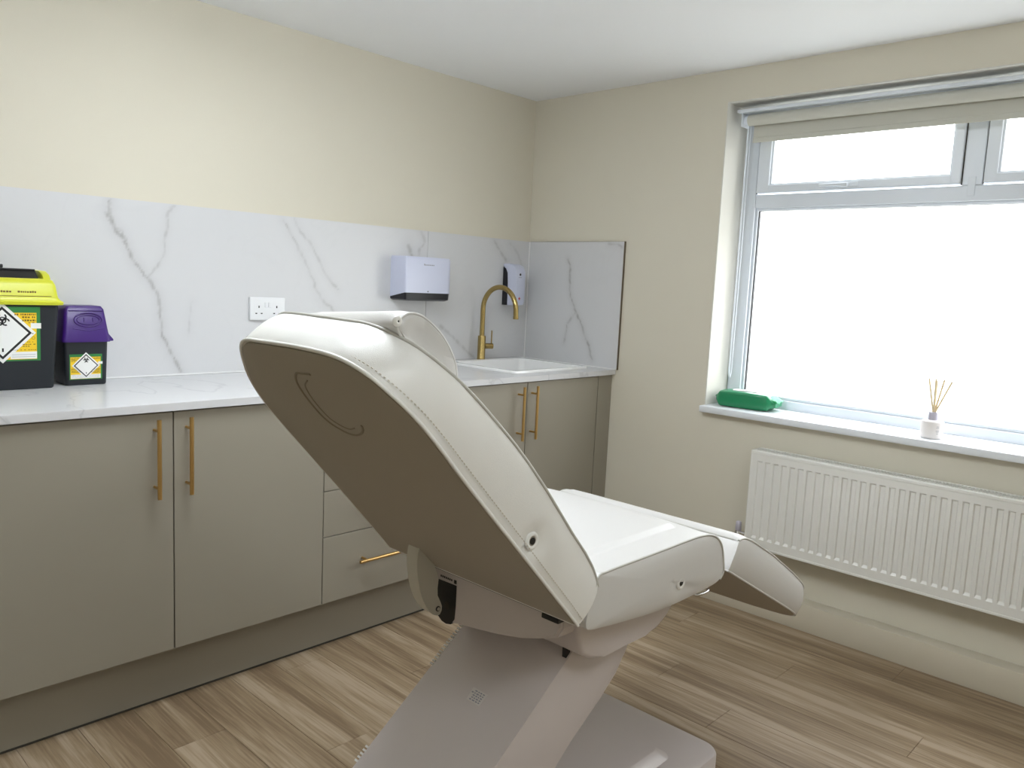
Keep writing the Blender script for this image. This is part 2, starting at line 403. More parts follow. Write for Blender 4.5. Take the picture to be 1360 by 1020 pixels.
# ------------------------------------------------------------------ radiator
RX, RY0, RZ0, RZ1 = -0.095, -1.348, 0.288, 0.676; RY1 = RY0 - 36 * 0.0335 - 0.05
rad = empty('radiator', (-0.05, (RY0 + RY1) / 2, RZ0), 'white double panel radiator with pressed vertical channels under the window', 'radiator')
def rib_panel(xf, sgn):
    bm = bmesh.new()
    y = RY0; ch = []
    for i in range(36): ch.append(RY0 - 0.0335 * i - 0.0365)
    hw = 0.0105; za, zb = RZ0 + 0.036, RZ1 - 0.036; d = 0.0095 * sgn
    def q(ps): bm.faces.new([bm.verts.new(p) for p in ps])
    q([(xf, RY0, RZ0), (xf, RY1, RZ0), (xf, RY1, za), (xf, RY0, za)]); q([(xf, RY0, zb), (xf, RY1, zb), (xf, RY1, RZ1), (xf, RY0, RZ1)])
    prev = RY0
    for c in ch:
        q([(xf, prev, za), (xf, c + hw, za), (xf, c + hw, zb), (xf, prev, zb)]); prev = c - hw
        O = [(xf, c + hw, za), (xf, c - hw, za), (xf, c - hw, zb), (xf, c + hw, zb)]
        I = [(xf + d, c + hw - .0045, za + .013), (xf + d, c - hw + .0045, za + .013), (xf + d, c - hw + .0045, zb - .007), (xf + d, c + hw - .0045, zb - .007)]
        for i in range(4): q([O[i], O[(i + 1) % 4], I[(i + 1) % 4], I[i]])
        q(I)
    q([(xf, prev, za), (xf, RY1, za), (xf, RY1, zb), (xf, prev, zb)])
    bmesh.ops.remove_doubles(bm, verts=bm.verts, dist=1e-5)
    # thickness: rim turned back
    addbox(bm, (xf, RY1, RZ0), (xf + 0.012 * sgn, RY0, RZ0 + 0.002)); addbox(bm, (xf, RY1, RZ1 - 0.002), (xf + 0.012 * sgn, RY0, RZ1))
    addbox(bm, (xf + 0.007 * sgn, RY1, RZ0), (xf + 0.012 * sgn, RY0, RZ1))
    return bm
finish(rib_panel(RX, 1), 'front_panel', RAD, rad)
finish(bx((-0.026, RY1, RZ0), (-0.014, RY0, RZ1), 0.002), 'back_panel', RAD, rad)
bm = bmesh.new(); addbox(bm, (RX - 0.0015, RY1, RZ0 - 0.004), (RX + 0.012, RY0, RZ0 + 0.006), 0.002); addbox(bm, (RX - 0.0015, RY1, RZ1 - 0.010), (RX + 0.004, RY0, RZ1 + 0.002), 0.0015)
finish(bm, 'rim', RAD, rad)
for y in (RY0, RY1):
    s_ = 1 if y == RY0 else -1
    finish(bx((RX - 0.001, y - 0.004 * s_, RZ0 - 0.003), (-0.014, y + 0.003 * s_, RZ1 + 0.004), 0.0018), 'end_panel', RAD, rad)
bm = bmesh.new(); addbox(bm, (RX + 0.004, RY1 + 0.004, RZ1 - 0.002), (RX + 0.018, RY0 - 0.004, RZ1 + 0.004), 0.001); addbox(bm, (-0.028, RY1 + 0.004, RZ1 - 0.002), (-0.014, RY0 - 0.004, RZ1 + 0.004), 0.001)
for zx in (-0.064, -0.050): addbox(bm, (zx - 0.0018, RY1 + 0.004, RZ1 - 0.002), (zx + 0.0018, RY0 - 0.004, RZ1 + 0.003))
y = RY0 - 0.012; i = 0
while y > RY1 + 0.01:
    addbox(bm, (RX + 0.016, y - 0.0019, RZ1 - 0.004), (-0.026, y + 0.0019, RZ1 + 0.003)); y -= 0.0115; i += 1
tag(finish(bm, 'top_grille', RAD, rad), kind='stuff')
finish(bx((RX + 0.014, RY1 + 0.01, RZ1 - 0.022), (-0.028, RY0 - 0.01, RZ1 - 0.019)), 'grille_shade_plate', BLACK, rad)  # black sheet standing in for the shade below the grille slots
bm = bmesh.new(); y = RY0 - 0.02
while y > RY1 + 0.02:
    addbox(bm, (RX + 0.014, y - 0.001, RZ0 + 0.02), (-0.030, y + 0.001, RZ1 - 0.024)); y -= 0.025
tag(finish(bm, 'convector_fins', CARC, rad), kind='stuff')
bm = bmesh.new()
tube(bm, [(-0.055, -1.297, 0.0), (-0.055, -1.297, 0.315)], 0.0075, 14); tube(bm, [(-0.055, -1.297, 0.318), (-0.055, -1.344, 0.318)], 0.009, 14)
finish(bm, 'supply_pipe', CHROME, rad, smooth=40)
bm = bmesh.new(); lathe(bm, [(0.009, 0.0), (0.0135, 0.002), (0.0135, 0.022), (0.011, 0.026), (0.011, 0.028)], (-0.055, -1.297, 0.300), 20)
finish(bm, 'valve_body', CHROME, rad, smooth=40)
bm = bmesh.new(); lathe(bm, [(0.011, 0.0), (0.0125, 0.003), (0.0115, 0.034), (0.008, 0.038)], (-0.055, -1.297, 0.328), 20)
finish(bm, 'valve_cap', GREY, rad, smooth=40)
# ------------------------------------------------------------------ cabinets
def vhandle(x, door):
    bm = bmesh.new(); tube(bm, [(x, YD - 0.035, 0.648), (x, YD - 0.035, 0.873)], 0.006, 18)
    for z in (0.677, 0.840): tube(bm, [(x, YD + 0.0005, z), (x, YD - 0.033, z)], 0.0042, 12)
    return finish(bm, 'handle', GOLD, door, smooth=40)
def hhandle(xc, z, door):
    bm = bmesh.new(); tube(bm, [(xc - 0.1205, YD - 0.035, z), (xc + 0.1205, YD - 0.035, z)], 0.006, 18)
    for x in (xc - 0.088, xc + 0.088): tube(bm, [(x, YD + 0.0005, z), (x, YD - 0.033, z)], 0.0042, 12)
    return finish(bm, 'handle', GOLD, door, smooth=40)
def carcass(root, x0, x1):
    bm = bmesh.new(); t = 0.016
    addbox(bm, (x0 + 0.0005, YD + 0.020, ZD - 0.001), (x0 + t, -0.014, ZWT)); addbox(bm, (x1 - t, YD + 0.020, ZD - 0.001), (x1 - 0.0005, -0.014, ZWT))
    addbox(bm, (x0 + t, YD + 0.020, ZD - 0.001), (x1 - t, -0.014, ZD + t)); addbox(bm, (x0 + t, -0.024, ZD + t), (x1 - t, -0.014, ZWT)); addbox(bm, (x0 + t, YD + 0.020, ZWT - 0.02), (x1 - t, YD + 0.08, ZWT))
    finish(bm, 'body', CARC, root)
g = 0.0016
def door(root, x0, x1, z0=ZD, z1=ZWT - 0.004, nm='door'):
    return finish(bx((x0 + g, YD, z0), (x1 - g, YD + 0.0185, z1), 0.0012), nm, CAB, root)
cb = empty('base_cabinet', (-2.0756, -0.3, ZD), 'greige two-door base cabinet below the sharps bins, left of the drawers', 'cabinet')
carcass(cb, -2.576, -1.5747)
vhandle(-2.1295, door(cb, -2.576, -2.0756)); vhandle(-2.0385, door(cb, -2.0756, -1.5747))
cb = empty('drawer_cabinet', (-1.324, -0.3, ZD), 'greige cabinet of four drawers behind the treatment chair', 'cabinet')
carcass(cb, -1.5747, -1.0735)
for z0, z1 in ((ZD, 0.413), (0.4155, 0.572), (0.5745, 0.7300), (0.7325, ZWT - 0.004)):
    d_ = door(cb, -1.5747, -1.0735, z0, z1, 'drawer'); hhandle(-1.324, 0.311 if z0 == ZD else (z0 + z1) / 2 + 0.005, d_)
cb = empty('sink_cabinet', (-0.591, -0.3, ZD), 'greige two-door sink cabinet in the room corner under the basin', 'cabinet')
carcass(cb, -1.0735, -0.1085)
vhandle(-0.645, door(cb, -1.0735, -0.591)); vhandle(-0.5635, door(cb, -0.591, -0.1085))
cb = empty('end_cabinet', (-2.75, -0.3, ZD), 'narrow greige cabinet at the far left end of the worktop run', 'cabinet')
carcass(cb, -2.876, -2.576); door(cb, -2.876, -2.576)
fp = finish(bx((-0.1040, YD + 0.002, ZD), (-0.0008, YD + 0.0195, ZWT - 0.001), 0.001), 'filler_panel', CAB)
tag(fp, 'narrow greige filler strip between the sink cabinet and the window wall', 'panel')
bm = bmesh.new(); addbox(bm, (-2.876, YP, 0.0005), (-0.0695, YP + 0.018, ZD - 0.003), 0.001)
pl = tag(finish(bm, 'plinth', CAB), 'long greige plinth board along the floor beneath the cabinets', 'plinth')
bm = bmesh.new(); addbox(bm, (-2.876, YP - 0.002, 0.0006), (-0.0695, YP, 0.006)); finish(bm, 'seal_strip', CARC, pl)

# worktop with a cut-out for the sink
SX0, SX1, SY0, SY1 = -0.608, -0.098, -0.505, -0.028
bm = bmesh.new(); xs = [-2.9, SX0 + 0.02, SX1 - 0.02, -0.0008]; ys = [-0.5886, SY0 + 0.02, SY1 - 0.02, -0.0008]
V = {}
for zi, z in enumerate((ZWT + 0.001, WT)):
    for i, x in enumerate(xs):
        for j, y in enumerate(ys): V[i, j, zi] = bm.verts.new((x, y, z))
for i in range(3):
    for j in range(3):
        if (i, j) == (1, 1): continue
        for zi in (0, 1): bm.faces.new([V[i, j, zi], V[i + 1, j, zi], V[i + 1, j + 1, zi], V[i, j + 1, zi]])
def side(a, b): bm.faces.new([V[a + (0,)], V[b + (0,)], V[b + (1,)], V[a + (1,)]])
for i in range(3): side((i, 0), (i + 1, 0)); side((i, 3), (i + 1, 3)); side((0, i), (0, i + 1)); side((3, i), (3, i + 1))
side((1, 1), (2, 1)); side((1, 2), (2, 2)); side((1, 1), (1, 2)); side((2, 1), (2, 2))
es = [e_ for e_ in bm.edges if all(abs(v.co.y + 0.5886) < 1e-4 for v in e_.verts) and abs(e_.verts[0].co.z - e_.verts[1].co.z) < 1e-5]
bmesh.ops.bevel(bm, geom=es, offset=0.002, segments=2, affect='EDGES')
tag(finish(bm, 'worktop', MARBT), 'pale marble-effect worktop running along the cabinets', 'worktop')

# ------------------------------------------------------------------ splashback panels with veins
def vein_panel(name, axis, u0, u1, z0, z1, veins, label):
    st = 0.006; nu = int((abs(u1 - u0)) / st); nz = int((z1 - z0) / st)
    th = 0.012
    Ug = np.linspace(u0, u1, nu + 1); Zg = np.linspace(z0, z1, nz + 1)
    UU, ZZ = np.meshgrid(Ug, Zg, indexing='ij')
    K = np.zeros_like(UU)
    for pts, wd, st_ in veins:
        P = [(p[0] + 0.004 * noise.noise(Vector((p[0] * 60, p[1] * 60, 1))), p[1]) for p in [tuple(q) for q in catmull(pts, False, 5)]]
        rr = random.Random(len(pts) * 7 + int(pts[0][0] * 1000))
        P = [(a + rr.uniform(-.003, .003), b) for a, b in P]
        for (a, b), (c, d) in zip(P, P[1:]):
            dx, dz = c - a, d - b; L2 = dx * dx + dz * dz + 1e-12
            t = np.clip(((UU - a) * dx + (ZZ - b) * dz) / L2, 0, 1)
            D_ = np.hypot(UU - a - t * dx, ZZ - b - t * dz)
            loc_w = wd * rr.uniform(0.6, 1.5); loc_s = st_ * rr.uniform(0.45, 1.15)
            K = np.maximum(K, loc_s * np.exp(-(D_ / loc_w) ** 2)); K = np.maximum(K, 0.22 * st_ * np.exp(-(D_ / (wd * 4.5)) ** 2))
    verts = []; faces = []
    for i in range(nu + 1):
        for j in range(nz + 1):
            verts.append((Ug[i], -th, Zg[j]) if axis == 'x' else (-th, Ug[i], Zg[j]))
    for i in range(nu):
        for j in range(nz):
            a = i * (nz + 1) + j; faces.append((a, a + nz + 1, a + nz + 2, a + 1) if (axis == 'x') else (a, a + 1, a + nz + 2, a + nz + 1))
    nb = len(verts)
    # back corner frame (solid thickness)
    C = [(u0, z0), (u1, z0), (u1, z1), (u0, z1)]
    for off in (th - 0.00001, 0.0008):
        for u, z in C: verts.append((u, -off, z) if axis == 'x' else (-off, u, z))
    for i in range(4): faces.append((nb + i, nb + (i + 1) % 4, nb + 4 + (i + 1) % 4, nb + 4 + i))
    faces.append((nb + 4, nb + 5, nb + 6, nb + 7))
    me = bpy.data.meshes.new(name); o_ = Vector(((u0 + u1) / 2, 0, z0)) if axis == 'x' else Vector((0, (u0 + u1) / 2, z0))
    me.from_pydata([tuple(Vector(v) - o_) for v in verts], [], faces)
    ca = me.color_attributes.new('vein', 'FLOAT_COLOR', 'POINT')
    kk = np.concatenate([K.reshape(-1), np.zeros(8)]); buf = np.repeat(kk[:, None], 4, axis=1); buf[:, 3] = 1
    ca.data.foreach_set('color', buf.astype(np.float32).reshape(-1))
    me.materials.append(MARB); ob = bpy.data.objects.new(name, me); COL.objects.link(ob); ob.location = o_
    return tag(ob, label, 'splashback')
VL = dict(a=[(-2.037, 1.5), (-2.041, 1.468), (-2.034, 1.441), (-2.021, 1.406), (-1.993, 1.376), (-1.976, 1.33), (-1.952, 1.291), (-1.919, 1.252), (-1.89, 1.207), (-1.876, 1.132), (-1.869, 1.055), (-1.838, 0.993), (-1.803, 0.928)],
  a2=[(-2.05, 1.46), (-2.03, 1.42), (-2.0, 1.40), (-1.985, 1.37)], b=[(-1.827, 1.501), (-1.847, 1.473), (-1.855, 1.412), (-1.866, 1.329), (-1.893, 1.286), (-1.919, 1.255)], c=[(-1.766, 1.176), (-1.774, 1.117), (-1.779, 1.062)],
  d=[(-1.409, 1.49), (-1.374, 1.444), (-1.33, 1.371), (-1.302, 1.326), (-1.269, 1.257), (-1.226, 1.187), (-1.188, 1.163), (-1.178, 1.147)], e=[(-1.358, 1.503), (-1.34, 1.462), (-1.286, 1.409), (-1.248, 1.345), (-1.2, 1.275), (-1.152, 1.233)],
  f=[(-0.795, 1.438), (-0.783, 1.404), (-0.759, 1.371)], g=[(-0.725, 1.5), (-0.705, 1.453), (-0.727, 1.429), (-0.737, 1.398)])
spA = vein_panel('splashback_panel', 'x', -2.9, -0.6865, WT + 0.0006, 1.507,
    [(VL['a'], .005, .75), (VL['a2'], .004, .6), (VL['b'], .004, .4), (VL['c'], .004, .25), (VL['d'], .0055, .45), (VL['e'], .005, .4), (VL['f'], .009, .6), (VL['g'], .007, .4), ([(-2.9, 1.35), (-2.7, 1.2), (-2.55, 1.05), (-2.5, .93)], .006, .4)],
    'long white marble-effect splashback panel behind the sharps bins and socket')
spB = vein_panel('splashback_panel', 'x', -0.6845, -0.0125, WT + 0.0006, 1.507,
    [([(-0.606, 1.088), (-0.53, 1.041), (-0.464, 0.993), (-0.396, 0.943), (-0.36, 0.92)], .008, .5), ([(-0.267, 1.493), (-0.222, 1.448), (-0.177, 1.402)], .006, .5), ([(-0.155, 1.491), (-0.093, 1.436), (-0.059, 1.368)], .007, .3)],
    'short marble-effect splashback panel behind the brass tap')
spC = vein_panel('splashback_panel', 'y', -0.600, -0.0008, WT + 0.0006, 1.507,
    [([(-0.27, 1.423), (-0.286, 1.386), (-0.288, 1.325), (-0.3, 1.244), (-0.331, 1.184), (-0.366, 1.132), (-0.402, 1.056), (-0.43, 1.015), (-0.452, 0.949)], .0045, .8),
     ([(-0.337, 1.171), (-0.292, 1.113), (-0.283, 1.057), (-0.272, 1.015)], .004, .6), ([(-0.514, 1.497), (-0.563, 1.494), (-0.591, 1.481)], .005, .5)],
    'marble-effect splashback return panel on the window wall beside the basin')
spC.data.transform(Matrix.Identity(4))
bm = bmesh.new(); addbox(bm, (-0.0122, -0.6022, WT + 0.0006), (-0.0005, -0.6002, 1.5085)); addbox(bm, (-0.0122, -0.6022, 1.5072), (-0.0005, -0.0008, 1.5082)); finish(bm, 'edge_strip', EDGE, spC)
bm = bmesh.new(); addbox(bm, (-0.0175, -0.598, WT + 0.0006), (-0.0122, -0.0175, WT + 0.005), 0.001); addbox(bm, (-2.9, -0.0175, WT + 0.0006), (-0.0122, -0.0122, WT + 0.0055), 0.001); addbox(bm, (-0.0185, -0.0185, WT + 0.005), (-0.0125, -0.0125, 1.507), 0.002)
tag(finish(bm, 'trim_2', SILICONE), kind='structure')

# ------------------------------------------------------------------ sink
sk = empty('inset_sink', ((SX0 + SX1) / 2, (SY0 + SY1) / 2, WT), 'square white ceramic inset basin in the corner of the worktop', 'sink')
bm = bmesh.new()
def rr_ring(x0, x1, y0, y1, z, r, n=6):
    out = []
    for cx, cy, a0 in ((x1 - r, y1 - r, 0), (x0 + r, y1 - r, 90), (x0 + r, y0 + r, 180), (x1 - r, y0 + r, 270)):
        for k in range(n + 1):
            a = math.radians(a0 + 90 * k / n); out.append((cx + r * math.cos(a), cy + r * math.sin(a), z))
    return out
def loft(bm, rings, cap0=False, cap1=False):
    R_ = [[bm.verts.new(p) for p in r] for r in rings]; n = len(R_[0])
    for A, B in zip(R_, R_[1:]):
        for k in range(n): bm.faces.new((A[k], A[(k + 1) % n], B[(k + 1) % n], B[k]))
    if cap0: bm.faces.new(R_[0][::-1])
    if cap1: bm.faces.new(R_[-1])
loft(bm, [rr_ring(SX0, SX1, SY0, SY1, WT + 0.0006, .02), rr_ring(SX0, SX1, SY0, SY1, WT + 0.009, .02), rr_ring(SX0 + .003, SX1 - .003, SY0 + .003, SY1 - .003, WT + 0.012, .02),
          rr_ring(SX0 + .018, SX1 - .034, SY0 + .016, SY1 - .085, WT + 0.012, .03), rr_ring(SX0 + .022, SX1 - .038, SY0 + .020, SY1 - .089, WT + 0.007, .03), rr_ring(SX0 + .03, SX1 - .048, SY0 + .03, SY1 - .098, WT - 0.15, .05),
          rr_ring(SX0 + .07, SX1 - .07, SY0 + .07, SY1 - .13, WT - 0.165, .04)], cap1=True)
finish(bm, 'basin', CERAM, sk, smooth=50)
bm = bmesh.new(); lathe(bm, [(0.03, 0), (0.032, 0.002), (0.02, 0.003)], ((SX0 + SX1) / 2, -0.29, WT - 0.1648), 24); finish(bm, 'waste', CHROME, sk, smooth=40)

# ------------------------------------------------------------------ tap
TX, TY, TZ = -0.372, -0.062, WT + 0.0122
tp = empty('basin_tap', (TX, TY, TZ), 'tall brushed brass swan-neck tap on the back rim of the basin', 'tap')
bm = bmesh.new(); lathe(bm, [(0.020, 0), (0.0205, 0.003), (0.0190, 0.006), (0.0190, 0.108), (0.0178, 0.112), (0.0135, 0.112)], (TX, TY, TZ), 28); finish(bm, 'body', TAPM, tp, smooth=40)
bm = bmesh.new(); ra = 0.108; zt = 1.165
P = [(TX, TY, TZ + 0.108), (TX, TY, zt - .05), (TX, TY, zt)] + [(TX, TY - ra + ra * math.cos(a), zt + ra * math.sin(a)) for a in np.radians(np.arange(8, 186, 6))] + [(TX, TY - 2 * ra - .001, zt - .02), (TX, TY - 2 * ra - .001, zt - .024)]
tube(bm, P, [0.0118] * (len(P)), 20); finish(bm, 'spout', TAPM, tp, smooth=50)
bm = bmesh.new(); lathe(bm, [(0.0095, 0), (0.0127, 0), (0.0127, 0.012), (0.0118, 0.012)], (TX, TY - 2 * ra - .001, zt - .034), 20); finish(bm, 'nozzle', TAPM, tp, smooth=40)
bm = bmesh.new(); tube(bm, [(TX + 0.016, TY - 0.005, TZ + 0.063), (TX + 0.053, TY - 0.022, TZ + 0.063)], 0.0135, 20); finish(bm, 'valve', TAPM, tp, smooth=40)
bm = bmesh.new(); tube(bm, [(TX + 0.047, TY - 0.019, TZ + 0.070), (TX + 0.047, TY - 0.019, TZ + 0.138)], 0.0032, 10); finish(bm, 'lever', TAPM, tp, smooth=40)

# ------------------------------------------------------------------ socket
so = empty('double_socket', (-1.476, -0.0125, 1.112), 'white double wall socket on the splashback behind the chair headrest', 'socket')
finish(bx((-1.549, -0.0245, 1.110), (-1.403, -0.0126, 1.196), 0.003, 3), 'faceplate', SOCK, so, smooth=40)
for cx in (-1.513, -1.439):
    bm = bmesh.new()
    addbox(bm, (cx - 0.0022, -0.0250, 1.156), (cx + 0.0022, -0.0243, 1.1645))
    for dx in (-0.011, 0.011): addbox(bm, (cx + dx - 0.0036, -0.0250, 1.1335), (cx + dx + 0.0036, -0.0243, 1.1375))
    finish(bm, 'pin_slots', BLACK, so)
for cx in (-1.4835, -1.4685): finish(bx((cx - 0.0065, -0.0285, 1.158), (cx + 0.0065, -0.0243, 1.178), 0.0015), 'rocker_switch', SOCK, so)

# ------------------------------------------------------------------ paper towel dispenser
pd = empty('towel_dispenser', (-0.755, -0.0125, 1.204), 'white paper towel dispenser with dark base on the splashback', 'dispenser')
def plan(x0, x1, y0, y1, rl, rr_, n=6):
    out = [(x1, y0), (x1, y1 + rr_)]
    out = [(x1, y0)]
    for k in range(n + 1):
        a = math.radians(0 - 90 * k / n); out.append((x1 - rr_ + rr_ * math.cos(a), y1 + rr_ + rr_ * math.sin(a)))
    for k in range(n + 1):
        a = math.radians(270 - 90 * k / n); out.append((x0 + rl + rl * math.cos(a), y1 + rl + rl * math.sin(a)))
    out.append((x0, y0)); return out
pa = plan(-0.890, -0.622, -0.0126, -0.118, 0.007, 0.035)
def shell(zb, zt_, shrink=0.0):
    return [(x, y, (zb(y) if callable(zb) else zb)) for x, y in pa], [(x, y, zt_) for x, y in pa]
bm = bmesh.new(); zb = lambda y: 1.2335 - 0.020 * max(0, 1 - (abs(y) - 0.012) / 0.055) ** 1.5
a_, b_ = shell(zb, 1.378); c_ = [(-0.756 + (x + 0.756) * 0.975, -0.0126 + (y + 0.0126) * 0.95, 1.388) for x, y in pa]
loft(bm, [a_, b_, c_], True, True); finish(bm, 'cover', DISP, pd, smooth=35)
bm = bmesh.new()
q_ = [(-0.756 + (x + 0.756) * 0.992, -0.0126 + (y + 0.0126) * 0.985, zb(y) + 0.001) for x, y in pa]; r_ = [(-0.756 + (x + 0.756) * 0.985, -0.0126 + (y + 0.0126) * 0.96, 1.205) for x, y in pa]; s2 = [(-0.756 + (x + 0.756) * 0.90, -0.0126 + (y + 0.0126) * 0.84, 1.199) for x, y in pa]
loft(bm, [q_, r_, s2], True, True); finish(bm, 'dark_base', NAVY, pd, smooth=35)
bm = bmesh.new()
for k in range(8): addbox(bm, (-0.792 + k * 0.0075, -0.1186, 1.352), (-0.792 + k * 0.0075 + 0.005, -0.1179, 1.3565 if k else 1.359))
tag(finish(bm, 'printed_mark', LABGREY, pd), kind='stuff')
bm = bmesh.new(); tube(bm, [(-0.766, -0.1178, 1.2405), (-0.766, -0.1192, 1.2405)], 0.0028, 12); finish(bm, 'lock', BLACK, pd)

# ------------------------------------------------------------------ soap dispenser
sd = empty('soap_dispenser', (-0.16, -0.0125, 1.185), 'slim white soap dispenser with black side on the wall beside the tap', 'dispenser')
bm = bmesh.new(); prof = [(-0.0127, 1.187), (-0.046, 1.187), (-0.046, 1.300), (-0.042, 1.345), (-0.030, 1.366), (-0.0127, 1.372)]
prism(bm, prof, 'x', -0.196, -0.126, 0.001); finish(bm, 'back_case', NAVY, sd)
bm = bmesh.new(); prof = [(-0.0463, 1.185), (-0.094, 1.190), (-0.101, 1.210), (-0.101, 1.350), (-0.085, 1.380), (-0.050, 1.390), (-0.0128, 1.389), (-0.0128, 1.3735), (-0.0305, 1.3675), (-0.0428, 1.346), (-0.0463, 1.300)]
prism(bm, prof, 'x', -0.1945, -0.1275, 0.0025); finish(bm, 'front_cover', DISP, sd, smooth=45)
bm = bmesh.new(); tube(bm, [(-0.165, -0.1005, 1.338), (-0.165, -0.1018, 1.338)], 0.006, 14); finish(bm, 'sensor_window', BLACK, sd)
bm = bmesh.new()
for k in range(5): addbox(bm, (-0.176 + k * 0.0048, -0.1015, 1.322), (-0.1732 + k * 0.0048, -0.1008, 1.3255))
tag(finish(bm, 'printed_mark', LABGREY, sd), kind='stuff')
bm = bmesh.new(); addbox(bm, (-0.168, -0.1015, 1.214), (-0.162, -0.1005, 1.228)); addbox(bm, (-0.172, -0.1015, 1.219), (-0.158, -0.1005, 1.223)); finish(bm, 'red_symbol', RED, sd)

# ------------------------------------------------------------------ sharps bins
def taper_box(bm, x0, x1, y0, y1, z0, z1, dx, dy, r=0.012, lip=0):
    """base inset by dx, dy against the top"""
    loft(bm, [rr_ring(x0 + dx, x1 - dx, y0 + dy, y1 - dy, z0, r * .8), rr_ring(x0 + dx * .9 - .0015, x1 - dx * .9 + .0015, y0 + dy * .9 - .0015, y1 - dy * .9 + .0015, z0 + 0.004, r), rr_ring(x0, x1, y0, y1, z1, r)], True, True)

